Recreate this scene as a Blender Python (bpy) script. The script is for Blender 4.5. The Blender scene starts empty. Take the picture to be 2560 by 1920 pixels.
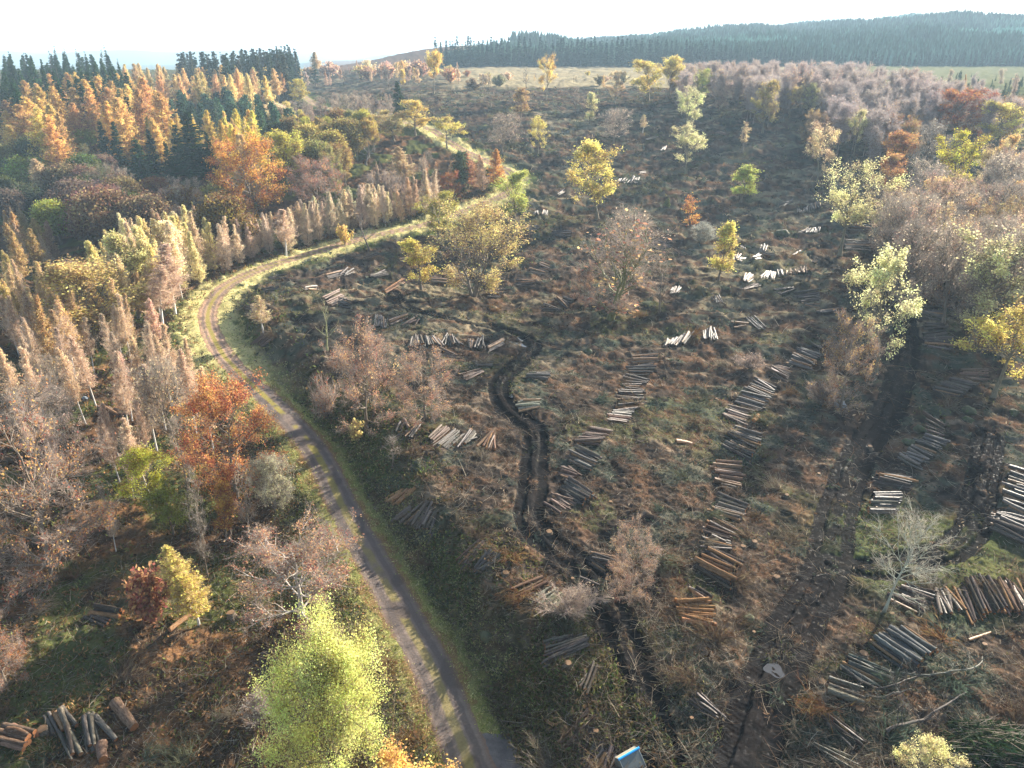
import bpy, math, random
import numpy as np
from mathutils import Vector, Matrix
rng = np.random.default_rng(11)
random.seed(5)
R = math.radians
scene = bpy.context.scene
COL = scene.collection

# ------------------------------------------------------------------ camera geometry (drone at the origin, looking along +Y)
CAMH = 44.0
PITCH = R(24.05)
FPX, CX, CY = 1840.0, 1280.0, 960.0          # focal length and centre of the 2560 x 1920 photograph
SUN_AZ, SUN_EL = R(41.0), R(20.0)

def ray(px, py):
    u, v = (px - CX) / FPX, (py - CY) / FPX
    return np.array([u, math.cos(PITCH) - v * math.sin(PITCH), -math.sin(PITCH) - v * math.cos(PITCH)])
def D(x, y):                                  # overview reading (2212 wide) -> photograph pixel
    return (x / 0.8640625, y / 0.8640625)
CROP = {1: (0, 0), 2: (850, 0), 3: (1700, 0), 4: (0, 640), 5: (850, 640), 6: (1700, 640), 7: (0, 1280), 8: (850, 1280), 9: (1700, 1280)}
def cr(k, x, y):
    return (CROP[k][0] + x * 0.38879, CROP[k][1] + y * 0.38879)

# ------------------------------------------------------------------ noise
def _hash(ix, iy, seed):
    h = (ix.astype(np.int64) * 374761393 + iy.astype(np.int64) * 668265263 + seed * 2147483647 + 1442695) & 0xffffffff
    h = ((h ^ (h >> 13)) * 1274126177) & 0xffffffff
    return ((h ^ (h >> 16)) & 0xffff) / 65535.0
def vnoise(x, y, seed=0):
    xf, yf = np.floor(x), np.floor(y)
    tx, ty = x - xf, y - yf
    tx = tx * tx * (3 - 2 * tx); ty = ty * ty * (3 - 2 * ty)
    ix, iy = xf.astype(np.int64), yf.astype(np.int64)
    a = _hash(ix, iy, seed); b = _hash(ix + 1, iy, seed); c = _hash(ix, iy + 1, seed); d = _hash(ix + 1, iy + 1, seed)
    return (a + (b - a) * tx) * (1 - ty) + (c + (d - c) * tx) * ty
def fbm(x, y, seed=0, octv=3):
    s, a, t = 0.0, 1.0, 0.0
    for o in range(octv):
        s = s + a * vnoise(x * 2 ** o + 17.3 * o, y * 2 ** o - 9.1 * o, seed + o); t += a; a *= 0.5
    return s / t
def ss(a, b, x):
    t = np.clip((np.asarray(x, float) - a) / (b - a), 0, 1)
    return t * t * (3 - 2 * t)

# ------------------------------------------------------------------ terrain
_yy = np.linspace(-200, 4000, 4201)
_pp = np.interp(_yy, [-200, 0, 120, 190, 260, 350, 450, 660, 900, 4000], [0, 0, 0, 2, 10, 23, 29, 35, 38, 38])
_k = np.hanning(61); _k /= _k.sum()
_pp = np.convolve(np.pad(_pp, 30, mode='edge'), _k, 'valid')
def zland(x, y):
    x = np.asarray(x, float); y = np.asarray(y, float)
    z = np.interp(y, _yy, _pp)
    u = x / np.maximum(y, 30.0)
    z = z - 13 * ss(-25, -170, x) * ss(110, 230, y) * (1 - 0.65 * ss(420, 720, y))
    z = z + 4 * ss(40, 160, x) * ss(140, 260, y) * (1 - ss(330, 520, y))
    hz = np.interp(u, [-1.2, -.3, -.22, -.08, .1, .25, .45, .7, 1.2], [-45, -35, 25, 45, 60, 80, 94, 103, 107])
    z = z + (hz - 38) * np.where(u > .02, np.clip((y - 700) / 750, 0, 1) ** .75 * ss(0.02, .2, u) + ss(740, 1450, y) * (1 - ss(.02, .2, u)), ss(740, 1450, y)) * (1 - ss(1650, 3000, y) * .8)
    z = z + 15 * np.exp(-((y - 960) / 110) ** 2) * ss(-.25, -.09, u) * (1 - ss(0, .12, u))
    z = z + (30 * fbm(x / 210, y / 110, 3, 2) - 15) * ss(740, 1000, y) * ss(.1, .35, u)
    r = np.hypot(x, y)
    th = np.arctan2(x, y)
    far = 70 * vnoise(th * 9 + 3, r / 2500, 21) + 42 * vnoise(th * 25, r / 1500, 22)
    z = z * (1 - ss(2600, 4200, r)) + (far - 12 + 18 * np.exp(-((th + .47) / .13) ** 2)) * ss(3200, 5600, r)
    return z

def hit(px, py, zf, h=0.0):
    d = ray(px, py)
    t = np.concatenate([np.arange(30, 400, 4.0), np.arange(400, 3000, 12.0)])
    X, Y, Z = d[0] * t, d[1] * t, CAMH + d[2] * t
    f = Z - (zf(X, Y) + h); i = np.argmax(f < 0)
    if f[i] >= 0:
        return None
    t = np.linspace(t[max(i - 1, 0)], t[i], 25)
    X, Y, Z = d[0] * t, d[1] * t, CAMH + d[2] * t
    f = Z - (zf(X, Y) + h)
    i = np.argmax(f < 0)
    if i:
        a = f[i - 1] / (f[i - 1] - f[i]); tt = t[i - 1] + a * (t[i] - t[i - 1])
    else:
        tt = t[0]
    return np.array([d[0] * tt, d[1] * tt, float(zf(d[0] * tt, d[1] * tt))])

def polydist(pts, x, y, pad=25.0):
    """signed distance to a polyline (positive on its right-hand side) and the arc length at the foot"""
    x = np.asarray(x, float).ravel(); y = np.asarray(y, float).ravel()
    best = np.full(x.shape, 1e9); sg = np.zeros(x.shape); sl = np.zeros(x.shape)
    m = (x > pts[:, 0].min() - pad) & (x < pts[:, 0].max() + pad) & (y > pts[:, 1].min() - pad) & (y < pts[:, 1].max() + pad)
    xi, yi = x[m], y[m]
    b = np.full(xi.shape, 1e9); g = np.zeros(xi.shape); l = np.zeros(xi.shape); acc = 0.0
    if len(xi) == 0:
        return best, sl
    if len(xi) < 3000:                            # few points: all segments at once
        A = pts[:-1, :2]; E = pts[1:, :2] - A; L2 = (E ** 2).sum(1); cs = np.concatenate([[0], np.cumsum(np.sqrt(L2))])[:-1]
        ax = xi[:, None] - A[None, :, 0]; ay = yi[:, None] - A[None, :, 1]
        t = np.clip((ax * E[:, 0] + ay * E[:, 1]) / L2, 0, 1)
        ex = ax - t * E[:, 0]; ey = ay - t * E[:, 1]; dd = ex * ex + ey * ey
        i = dd.argmin(1); r_ = np.arange(len(xi))
        g = np.sign(E[i, 1] * ex[r_, i] - E[i, 0] * ey[r_, i])
        best[m] = np.sqrt(dd[r_, i]); sg[m] = np.where(g == 0, 1, g); sl[m] = cs[i] + t[r_, i] * np.sqrt(L2[i])
        return best * np.where(sg == 0, 1, sg), sl
    for i in range(len(pts) - 1):
        ax, ay = pts[i, :2]; bx, by = pts[i + 1, :2]
        dx, dy = bx - ax, by - ay; L2 = dx * dx + dy * dy
        t = np.clip(((xi - ax) * dx + (yi - ay) * dy) / L2, 0, 1)
        ex, ey = xi - ax - t * dx, yi - ay - t * dy
        d = ex * ex + ey * ey
        k = d < b
        b = np.where(k, d, b); g = np.where(k, np.sign(dy * ex - dx * ey), g); l = np.where(k, acc + t * math.sqrt(L2), l)
        acc += math.sqrt(L2)
    best[m] = np.sqrt(b); sg[m] = np.where(g == 0, 1, g); sl[m] = l
    return best * np.where(sg == 0, 1, sg), sl

def smooth_line(pts, n=8):
    P = np.array(pts, float); out = []
    P = np.vstack([2 * P[0] - P[1], P, 2 * P[-1] - P[-2]])
    for i in range(1, len(P) - 2):
        for k in range(n):
            t = k / n
            out.append(.5 * ((2 * P[i]) + (-P[i - 1] + P[i + 1]) * t + (2 * P[i - 1] - 5 * P[i] + 4 * P[i + 1] - P[i + 2]) * t * t + (-P[i - 1] + 3 * P[i] - 3 * P[i + 1] + P[i + 2]) * t ** 3))
    out.append(P[-2])
    return np.array(out)
def line_from_px(px, n=6):
    return smooth_line([hit(a, b, zland) for a, b in px], n)

ROAD = line_from_px([D(*p) for p in [(1190, 2150), (1090, 1840), (1022, 1672), (985, 1570), (933, 1442), (880, 1345), (822, 1240), (753, 1119), (693, 994), (638, 922), (575, 858),
    (521, 808), (474, 754), (450, 697), (457, 654), (497, 613), (571, 578), (655, 553), (720, 533), (790, 513), (860, 498), (926, 484), (1010, 452), (1077, 427), (1105, 408), (1112, 390),
    (1095, 368), (1050, 348), (1003, 326), (965, 303), (936, 282), (905, 272), (860, 262), (780, 245), (700, 232), (670, 218), (650, 203)]], 5)
ROADZ_S = np.concatenate([[0], np.cumsum(np.hypot(*np.diff(ROAD[:, :2], axis=0).T))])
_w = np.hanning(11); _w /= _w.sum()
_rz = zland(ROAD[:, 0], ROAD[:, 1])
ROADZ = np.convolve(np.pad(_rz, 5, mode='edge'), _w, 'valid')

def zmac(x, y):
    x = np.asarray(x, float); y = np.asarray(y, float); sh = x.shape
    z = zland(x, y).ravel()
    d, s = polydist(ROAD, x, y, 60)
    d = d.ravel(); s = s.ravel()
    rz = np.interp(s, ROADZ_S, ROADZ)
    tot = ROADZ_S[-1]
    amp = 1.0 - ss(ROADZ_S[62], ROADZ_S[78], s)
    ampl = 1.0 - .75 * ss(.34 * tot, .5 * tot, s)
    w = 1 - ss(2.4, 9, np.abs(d))
    bs = 3.4 + 1.6 * ss(85, 115, np.hypot(x, y).ravel())
    bank = np.where(d > 0, 2.9 * ss(bs, bs + 5.4, d) * (1 - ss(20, 58, d)) - .35 * np.exp(-((d - bs + .5) / .8) ** 2),
                    -1.6 * ss(3.2, 14, -d) * (1 - ss(30, 58, -d)))
    z = z * (1 - w) + rz * w + bank * np.where(d > 0, amp, ampl)
    return z.reshape(sh)

T1 = line_from_px([cr(5, *p) for p in [(330, 290), (395, 365), (560, 425), (700, 455), (900, 485), (1060, 515), (1190, 560), (1240, 620), (1180, 720), (1100, 820), (1020, 940), (1050, 1060),
    (1120, 1140), (1220, 1215), (1255, 1330), (1245, 1450), (1235, 1646)]] + [cr(8, *p) for p in [(1215, 100), (1215, 200), (1290, 310), (1430, 420), (1570, 520), (1660, 640), (1720, 780), (1790, 950), (1850, 1150), (1920, 1380), (2010, 1646), (2080, 1850)]], 5)
T2 = line_from_px([cr(6, *p) for p in [(870, 10), (1000, 70), (1200, 180), (1380, 280), (1440, 400), (1460, 520), (1450, 650), (1400, 830), (1340, 1000), (1180, 1230), (1090, 1400), (1040, 1560)]] +
    [cr(9, *p) for p in [(1000, 60), (970, 220), (940, 400), (890, 560), (800, 720), (710, 880), (640, 1030), (580, 1200), (500, 1400), (420, 1646), (340, 1880)]], 5)
T3 = line_from_px([cr(9, *p) for p in [(960, 400), (1180, 430), (1420, 400), (1620, 320), (1780, 220), (1880, 100), (1920, -60), (1950, -250), (2000, -500)]], 5)
T4 = line_from_px([cr(5, *p) for p in [(-330, 560), (-60, 470), (120, 400)]], 4)

def masks(x, y):
    """road distance, mud amount 0..1, clearing side flag"""
    sh = np.asarray(x).shape
    x = np.asarray(x, float).ravel(); y = np.asarray(y, float).ravel()
    d, s = polydist(ROAD, x, y, 60)
    d = np.where(np.abs(d) > 1e8, 1e8, d)
    mud = np.zeros(x.shape); rut = np.zeros(x.shape)
    nz = fbm(x / 1.1, y / 1.1, 41, 3) - .5
    n2 = fbm(x / 5, y / 5, 44, 2) - .5
    for T, off, hw, mid in ((T1, 1.0, .58, .34), (T2, 1.38, .66, .36), (T3, 1.15, .56, .45)):
        q, sq = polydist(T, x, y, 8)
        a = np.abs(q)
        g = (hw + .42 * nz + .22 * n2 - np.abs(a - off))
        m1 = ss(-.12, .12, g)
        mm = ss(-.15, .15, (off - a) * .5 + mid - .62 + 1.3 * nz + 1.2 * n2) * (a < off)
        fr = ss(-.1, .3, (off + hw + .8 - a) * .4 - .25 + 1.6 * nz) * .5
        mud = np.maximum(mud, np.maximum(m1, np.maximum(mm * .9, fr)))
        lug = .010 * np.sin(sq * 15.0 + 9 * nz + np.sign(q) * (a - off) * 4) * ss(.42, .55, fbm(x / 2.2, y / 2.2, 47, 2)) + .10 * nz
        rut = np.maximum(rut, m1 * ((.30 if T is not T2 else .27) + lug))
    return d.reshape(sh), s.reshape(sh), mud.reshape(sh), rut.reshape(sh)

def leftside(x, y, d):
    """1 in the woods west of the track, 0 in the felled clearing"""
    d = np.asarray(d); out = np.where(np.abs(d) < 58, d < 0, False)
    far = np.abs(d) >= 58
    return np.where(far, np.asarray(x) < np.interp(y, [0, 60, 100, 150, 190, 260, 330, 420, 520, 700], [0, -8, -35, -52, -30, -20, -50, -110, -140, -170]), out)

def zfull(x, y, fine=True):
    x = np.asarray(x, float); y = np.asarray(y, float)
    d, s, mud, rut = masks(x, y)
    r = np.hypot(x, y)
    z = zmac(x, y)
    calm = ss(1.9, 5.0, np.abs(d))
    rough = (1.0 - .8 * mud) * calm * (1 - ss(900, 1600, r))
    streak = fbm(x / 7 + y / 11, y / 3.4 - x / 13, 5, 2) - .5
    z = z + rough * (1.15 * (fbm(x / 8, y / 8, 7, 2) - .5) + 1.35 * streak * ss(110, 180, r) + (.85 + .85 * ss(80, 130, r) - .5 * ss(260, 420, r)) * (fbm(x / 2.1, y / 2.1, 9, 3) - .5))
    if fine:
        z = z + rough * .34 * (fbm(x / .55, y / .55, 12, 2) - .5) * (1 - ss(200, 420, r)) + .05 * mud * (fbm(x / .5, y / .5, 15, 2) - .5)
    z = z - rut
    return z

def shot(px, py):                         # ground point seen at a photograph pixel
    return hit(px, py, zmac)
def gz(x, y):
    return float(zfull(np.array([x]), np.array([y]))[0])

# ------------------------------------------------------------------ mesh + object helpers
def mesh(name, V, Fs, mats, v=None, vcol=None, smooth=False):
    """Fs = list of (faces array Nx3/Nx4, material index)"""
    me = bpy.data.meshes.new(name)
    V = np.asarray(V, np.float32)
    me.vertices.add(len(V)); me.vertices.foreach_set('co', V.ravel())
    loops = np.concatenate([np.asarray(f, np.int32).ravel() for f, _ in Fs])
    cnt = np.concatenate([np.full(len(f), np.asarray(f).shape[1], np.int32) for f, _ in Fs])
    mi = np.concatenate([np.full(len(f), m, np.int32) for f, m in Fs])
    st = np.concatenate([[0], np.cumsum(cnt)[:-1]]).astype(np.int32)
    me.loops.add(len(loops)); me.loops.foreach_set('vertex_index', loops)
    me.polygons.add(len(cnt)); me.polygons.foreach_set('loop_start', st); me.polygons.foreach_set('loop_total', cnt)
    me.polygons.foreach_set('material_index', mi)
    me.polygons.foreach_set('use_smooth', np.full(len(cnt), bool(smooth)))
    for m in mats: me.materials.append(m)
    if v is not None:
        a = me.attributes.new('v', 'FLOAT', 'FACE'); a.data.foreach_set('value', np.asarray(v, np.float32))
    if vcol is not None:
        a = me.attributes.new('gcol', 'FLOAT_COLOR', 'POINT')
        c = np.ones((len(V), 4), np.float32); c[:, :3] = vcol
        a.data.foreach_set('color', c.ravel())
    me.update(calc_edges=True)
    return me
def obj(name, me, parent=None, color=None):
    o = bpy.data.objects.new(name, me); COL.objects.link(o)
    if parent: o.parent = parent
    if color is not None: o.color = (*color[:3], 1)
    return o
def empty(name, loc):
    o = bpy.data.objects.new(name, None); COL.objects.link(o); o.location = loc; o.empty_display_size = .3
    return o
def tag(o, label=None, cat=None, group=None, kind=None):
    if label: o['label'] = label
    if cat: o['category'] = cat
    if group: o['group'] = group
    if kind: o['kind'] = kind
    return o

def unit(a):
    return a / np.maximum(np.linalg.norm(a, axis=-1, keepdims=True), 1e-9)
def frame(d):
    d = unit(d)
    h = np.where(np.abs(d[:, 2:3]) > .9, np.array([[1., 0, 0]]), np.array([[0., 0, 1.]]))
    a = unit(np.cross(d, h)); b = np.cross(d, a)
    return a, b
def tubes(P0, P1, R0, R1, k=5):
    n = len(P0); a, b = frame(P1 - P0)
    th = np.arange(k) / k * 2 * math.pi
    ring = a[:, None, :] * np.cos(th)[None, :, None] + b[:, None, :] * np.sin(th)[None, :, None]
    V = np.concatenate([P0[:, None] + ring * np.asarray(R0).reshape(-1, 1, 1), P1[:, None] + ring * np.asarray(R1).reshape(-1, 1, 1)], 1).reshape(-1, 3)
    i = np.arange(k); j = (i + 1) % k
    q = np.stack([i, j, j + k, i + k], 1)
    F = (np.arange(n) * 2 * k)[:, None, None] + q[None]
    return V, F.reshape(-1, 4)
def polytube(P, Rr, k=6, cap=True):
    """one continuous tube along a polyline"""
    P = np.asarray(P, float); n = len(P)
    t = np.gradient(P, axis=0); a, b = frame(t)
    for i in range(1, n):                        # keep the frame from twisting
        a[i] = unit(a[i - 1] - t[i] * np.dot(a[i - 1], t[i]) / max(np.dot(t[i], t[i]), 1e-9)); b[i] = np.cross(unit(t[i]), a[i])
    th = np.arange(k) / k * 2 * math.pi
    ring = a[:, None] * np.cos(th)[None, :, None] + b[:, None] * np.sin(th)[None, :, None]
    V = (P[:, None] + ring * np.asarray(Rr).reshape(-1, 1, 1)).reshape(-1, 3)
    F = [[s * k + i, s * k + (i + 1) % k, (s + 1) * k + (i + 1) % k, (s + 1) * k + i] for s in range(n - 1) for i in range(k)]
    return V, np.array(F)
def strips(P0, P1, w):
    d = P1 - P0; a, b = frame(d); th = rng.uniform(0, 2 * math.pi, len(P0))[:, None]
    s = (a * np.cos(th) + b * np.sin(th)) * np.asarray(w).reshape(-1, 1) * .5
    V = np.stack([P0 - s, P0 + s, P1 + s * .45, P1 - s * .45], 1).reshape(-1, 3)
    return V, np.arange(len(P0) * 4).reshape(-1, 4)
def leaves(C, size, asp=.65, axis=None, flat=0.0):
    n = len(C); d = unit(rng.normal(size=(n, 3))) if axis is None else unit(axis + .45 * rng.normal(size=(n, 3)))
    if flat: d[:, 2] *= (1 - flat); d = unit(d)
    a, b = frame(d); th = rng.uniform(0, 2 * math.pi, n)[:, None]
    s = np.asarray(size).reshape(-1, 1) * np.ones((n, 1))
    e = (a * np.cos(th) + b * np.sin(th)) * s * asp
    if flat: e[:, 2] *= (1 - flat * .7)
    V = np.stack([C - d * s, C - e, C + d * s, C + e], 1).reshape(-1, 3)
    return V, np.arange(n * 4).reshape(-1, 4)
class Acc:
    def __init__(s): s.V = []; s.F = []; s.v = []; s.n = 0
    def add(s, VF, mi=0, v=None):
        V, F = VF
        if len(F) == 0: return
        s.V.append(V); s.F.append((F + s.n, mi)); s.n += len(V)
        s.v.append(np.full(len(F), .5) if v is None else np.broadcast_to(v, (len(F),)))
    def build(s, name, mats, smooth=False):
        return mesh(name, np.concatenate(s.V), s.F, mats, np.concatenate(s.v), None, smooth)
# ------------------------------------------------------------------ materials
def newmat(name):
    m = bpy.data.materials.new(name); m.use_nodes = True
    nt = m.node_tree; nt.nodes.clear()
    return m, nt
def N(nt, t, **kw):
    n = nt.nodes.new(t)
    for k, v in kw.items():
        if k.startswith('i_'): n.inputs[int(k[2:]) if k[2:].isdigit() else k[2:]].default_value = v
        else: setattr(n, k, v)
    return n
def L(nt, a, b): nt.links.new(a, b)

def leafmat(name, trans=.5, fixed=None, vr=.55, hr=.05):
    m, nt = newmat(name)
    out = N(nt, 'ShaderNodeOutputMaterial')
    at = N(nt, 'ShaderNodeAttribute', attribute_name='v')
    if fixed is None:
        src = N(nt, 'ShaderNodeObjectInfo').outputs['Color']
    else:
        rgb = N(nt, 'ShaderNodeRGB'); rgb.outputs[0].default_value = (*fixed, 1); src = rgb.outputs[0]
    hs = N(nt, 'ShaderNodeHueSaturation')
    a = N(nt, 'ShaderNodeMapRange', i_1=0, i_2=1, i_3=1 - vr, i_4=1 + vr)
    b = N(nt, 'ShaderNodeMapRange', i_1=0, i_2=1, i_3=.5 - hr, i_4=.5 + hr)
    L(nt, at.outputs['Fac'], a.inputs[0]); L(nt, at.outputs['Fac'], b.inputs[0])
    L(nt, a.outputs[0], hs.inputs['Value']); L(nt, b.outputs[0], hs.inputs['Hue']); L(nt, src, hs.inputs['Color'])
    df = N(nt, 'ShaderNodeBsdfDiffuse'); tr = N(nt, 'ShaderNodeBsdfTranslucent'); mx = N(nt, 'ShaderNodeMixShader', i_0=trans)
    L(nt, hs.outputs[0], df.inputs[0]); L(nt, hs.outputs[0], tr.inputs[0])
    L(nt, df.outputs[0], mx.inputs[1]); L(nt, tr.outputs[0], mx.inputs[2]); L(nt, mx.outputs[0], out.inputs[0])
    return m
def barkmat(name, scale=6.0, lo=.55, hi=1.35, patch=None, rough=.75, stretch=(1, 1, .2), spec=.35):
    m, nt = newmat(name)
    out = N(nt, 'ShaderNodeOutputMaterial'); p = N(nt, 'ShaderNodeBsdfPrincipled', i_Roughness=rough)
    p.inputs['Specular IOR Level'].default_value = spec
    tc = N(nt, 'ShaderNodeTexCoord'); mp = N(nt, 'ShaderNodeMapping'); mp.inputs['Scale'].default_value = stretch
    oi = N(nt, 'ShaderNodeObjectInfo')
    ad = N(nt, 'ShaderNodeVectorMath', operation='ADD'); L(nt, tc.outputs['Object'], mp.inputs[0]); L(nt, mp.outputs[0], ad.inputs[0])
    rs = N(nt, 'ShaderNodeMath', operation='MULTIPLY', i_1=37.0); L(nt, oi.outputs['Random'], rs.inputs[0]); L(nt, rs.outputs[0], ad.inputs[1])
    nz = N(nt, 'ShaderNodeTexNoise', i_Scale=scale, i_Detail=5.0, i_Roughness=.7); L(nt, ad.outputs[0], nz.inputs['Vector'])
    mr = N(nt, 'ShaderNodeMapRange', i_1=.3, i_2=.7, i_3=lo, i_4=hi); L(nt, nz.outputs[0], mr.inputs[0])
    vm = N(nt, 'ShaderNodeVectorMath', operation='SCALE'); L(nt, oi.outputs['Color'], vm.inputs[0]); L(nt, mr.outputs[0], vm.inputs['Scale'])
    src = vm.outputs[0]
    if patch:
        for col, sc, th in patch:
            n2 = N(nt, 'ShaderNodeTexNoise', i_Scale=sc, i_Detail=3.0, i_Roughness=.6); L(nt, ad.outputs[0], n2.inputs['Vector'])
            r2 = N(nt, 'ShaderNodeMapRange', i_1=th, i_2=th + .05); L(nt, n2.outputs[0], r2.inputs[0])
            mx = N(nt, 'ShaderNodeMix', data_type='RGBA'); L(nt, r2.outputs[0], mx.inputs[0]); L(nt, src, mx.inputs[6]); mx.inputs[7].default_value = (*col, 1); src = mx.outputs[2]
    L(nt, src, p.inputs['Base Color'])
    bp = N(nt, 'ShaderNodeBump', i_Strength=.5, i_Distance=.03); L(nt, nz.outputs[0], bp.inputs['Height']); L(nt, bp.outputs[0], p.inputs['Normal'])
    L(nt, p.outputs[0], out.inputs[0])
    return m
def groundmat(name, rough=1.0, spec=.0, wet=False, lo=.62, hi=1.5, sc=(3.2, 14.0)):
    m, nt = newmat(name)
    out = N(nt, 'ShaderNodeOutputMaterial'); p = N(nt, 'ShaderNodeBsdfPrincipled', i_Roughness=rough)
    p.inputs['Specular IOR Level'].default_value = spec
    at = N(nt, 'ShaderNodeAttribute', attribute_name='gcol'); tc = N(nt, 'ShaderNodeTexCoord')
    n1 = N(nt, 'ShaderNodeTexNoise', i_Scale=sc[0], i_Detail=4.0, i_Roughness=.75); L(nt, tc.outputs['Object'], n1.inputs['Vector'])
    n2 = N(nt, 'ShaderNodeTexNoise', i_Scale=sc[1], i_Detail=3.0, i_Roughness=.7); L(nt, tc.outputs['Object'], n2.inputs['Vector'])
    ad = N(nt, 'ShaderNodeMath', operation='ADD'); L(nt, n1.outputs[0], ad.inputs[0]); L(nt, n2.outputs[0], ad.inputs[1])
    mr = N(nt, 'ShaderNodeMapRange', i_1=.65, i_2=1.35, i_3=lo, i_4=hi); L(nt, ad.outputs[0], mr.inputs[0])
    vm = N(nt, 'ShaderNodeVectorMath', operation='SCALE'); L(nt, at.outputs['Color'], vm.inputs[0]); L(nt, mr.outputs[0], vm.inputs['Scale'])
    L(nt, vm.outputs[0], p.inputs['Base Color'])
    if wet:
        r = N(nt, 'ShaderNodeMapRange', i_1=.42, i_2=.62, i_3=.28, i_4=1.0); L(nt, n1.outputs[0], r.inputs[0]); L(nt, r.outputs[0], p.inputs['Roughness'])
        q = N(nt, 'ShaderNodeMapRange', i_1=.33, i_2=.41, i_3=.07, i_4=.0); L(nt, n1.outputs[0], q.inputs[0]); L(nt, q.outputs[0], p.inputs['Specular IOR Level'])
    bp = N(nt, 'ShaderNodeBump', i_Strength=.6, i_Distance=.08); L(nt, ad.outputs[0], bp.inputs['Height']); L(nt, bp.outputs[0], p.inputs['Normal'])
    L(nt, p.outputs[0], out.inputs[0])
    return m
def plain(name, col, rough=.7, spec=.3, noise=0.0, sc=8.0, metal=0.0):
    m, nt = newmat(name)
    out = N(nt, 'ShaderNodeOutputMaterial'); p = N(nt, 'ShaderNodeBsdfPrincipled', i_Roughness=rough, i_Metallic=metal)
    p.inputs['Specular IOR Level'].default_value = spec; p.inputs['Base Color'].default_value = (*col, 1)
    if noise:
        tc = N(nt, 'ShaderNodeTexCoord'); nz = N(nt, 'ShaderNodeTexNoise', i_Scale=sc, i_Detail=5.0, i_Roughness=.7); L(nt, tc.outputs['Object'], nz.inputs['Vector'])
        mr = N(nt, 'ShaderNodeMapRange', i_1=.3, i_2=.7, i_3=1 - noise, i_4=1 + noise); L(nt, nz.outputs[0], mr.inputs[0])
        vm = N(nt, 'ShaderNodeVectorMath', operation='SCALE'); vm.inputs[0].default_value = col; L(nt, mr.outputs[0], vm.inputs['Scale']); L(nt, vm.outputs[0], p.inputs['Base Color'])
    L(nt, p.outputs[0], out.inputs[0])
    return m
M_LEAF = leafmat('leaf')
M_NEEDLE = leafmat('needle', .18, None, .6, .03)
M_TW = {k: leafmat('twig_' + k, .3, c, .45, .02) for k, c in dict(grey=(.34, .29, .24), purple=(.44, .375, .35), pale=(.38, .35, .29), brown=(.32, .24, .17), pink=(.64, .49, .37), rose=(.35, .28, .235), gold=(.76, .59, .35), green=(.26, .27, .18)).items()}
M_BARK = barkmat('bark')
M_BIRCH = barkmat('birch_bark', 4.0, .7, 1.2, [((.05, .045, .04), 7.0, .6)], stretch=(1, 1, 3))
M_LOG = barkmat('log_bark', 5.0, .25, 1.75, [((.34, .18, .09), 3.0, .70), ((.17, .19, .16), 5.0, .64)], rough=.85, stretch=(1.6, .8, .8), spec=.04)
M_CUT = plain('cut_wood', (.30, .125, .05), .8, .2, .35, 6.0)
M_CUTPALE = plain('pale_cut_wood', (.20, .12, .065), .8, .2, .3, 6.0)
M_GROUND = groundmat('felled_ground')
M_ROAD = groundmat('track_gravel', 1.0, .03, lo=.72, hi=1.28, sc=(5.0, 26.0))
M_MUD = groundmat('wet_mud', .8, .01, True, lo=.6, hi=1.4)
M_WATER = plain('puddle_water', (.03, .028, .025), .05, 1.0)
M_STICK = leafmat('brash_wood', .0, None, .6, .03)
# ------------------------------------------------------------------ ground sheet (one grid, its faces shared out to ground, track, mud and hills)
rr = list(np.linspace(3, 18, 10)) + list(np.linspace(19, 30.8, 90))
r = 31.0
while r < 9500:
    rr.append(r)
    r += max(.055, min(r * r / (44 * 736) * 1.15, .0062 * r)) if r < 2300 else .03 * r
rr = np.array(rr)
th = np.concatenate([np.linspace(-math.pi, R(-53), 44)[:-1], np.linspace(R(-53), R(53), 1270), np.linspace(R(53), math.pi, 44)[1:]])
GR, GT = np.meshgrid(rr, th, indexing='ij')
gx, gy = GR * np.sin(GT), GR * np.cos(GT)
nr, nt_ = gx.shape
fx, fy = gx.ravel(), gy.ravel()
gd, gs, gmud, grut = masks(fx, fy)
gzv = zfull(fx, fy)
gr_ = np.hypot(fx, fy)
gleft = leftside(fx, fy, gd)
def mixc(c, col, w):
    return c * (1 - w[:, None]) + np.array(col)[None] * w[:, None]
n_a = fbm(fx / 2.3, fy / 2.3, 51, 3); n_b = fbm(fx / 9, fy / 9, 52, 3); n_c = fbm(fx / .7, fy / .7, 53, 2); n_d = fbm(fx / 26, fy / 26, 54, 3); n_e = fbm(fx / 4 + fy / 9, fy / 1.6, 55, 3)
c = np.array([.058, .043, .033])[None] * (.2 + 1.6 * n_c)[:, None]
c = mixc(c, (.15, .085, .05), ss(.53, .66, n_a) * .5)
c = mixc(c, (.20, .155, .11), ss(.55, .70, n_e) * .75 * ss(.35, .6, n_c))
c = mixc(c, (.028, .024, .021), ss(.47, .33, n_a) * .8)
c = mixc(c, (.07, .08, .032), ss(.55, .65, n_b) * .5 * ss(.35, .55, n_c))
c = mixc(c, (.27, .235, .15), ss(.52, .64, n_d) * ss(.48, .60, n_e) * .55 * ss(75, 140, gr_))
c = mixc(c, (.075, .095, .07), ss(.57, .67, fbm(fx / 3.2, fy / 3.2, 56, 3)) * .5)
# woodland floor
lf = gleft.astype(float) * ss(-3, -8, np.where(gd < 0, gd, -20))
wood = np.array([.075, .048, .030])[None] * (.5 + 1.1 * n_c)[:, None]
wood = mixc(wood, (.20, .105, .05), ss(.5, .65, n_a) * .8)
wood = mixc(wood, (.075, .095, .03), ss(.52, .62, n_b) * .8)
c = c * (1 - lf[:, None]) + wood * lf[:, None]
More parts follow.
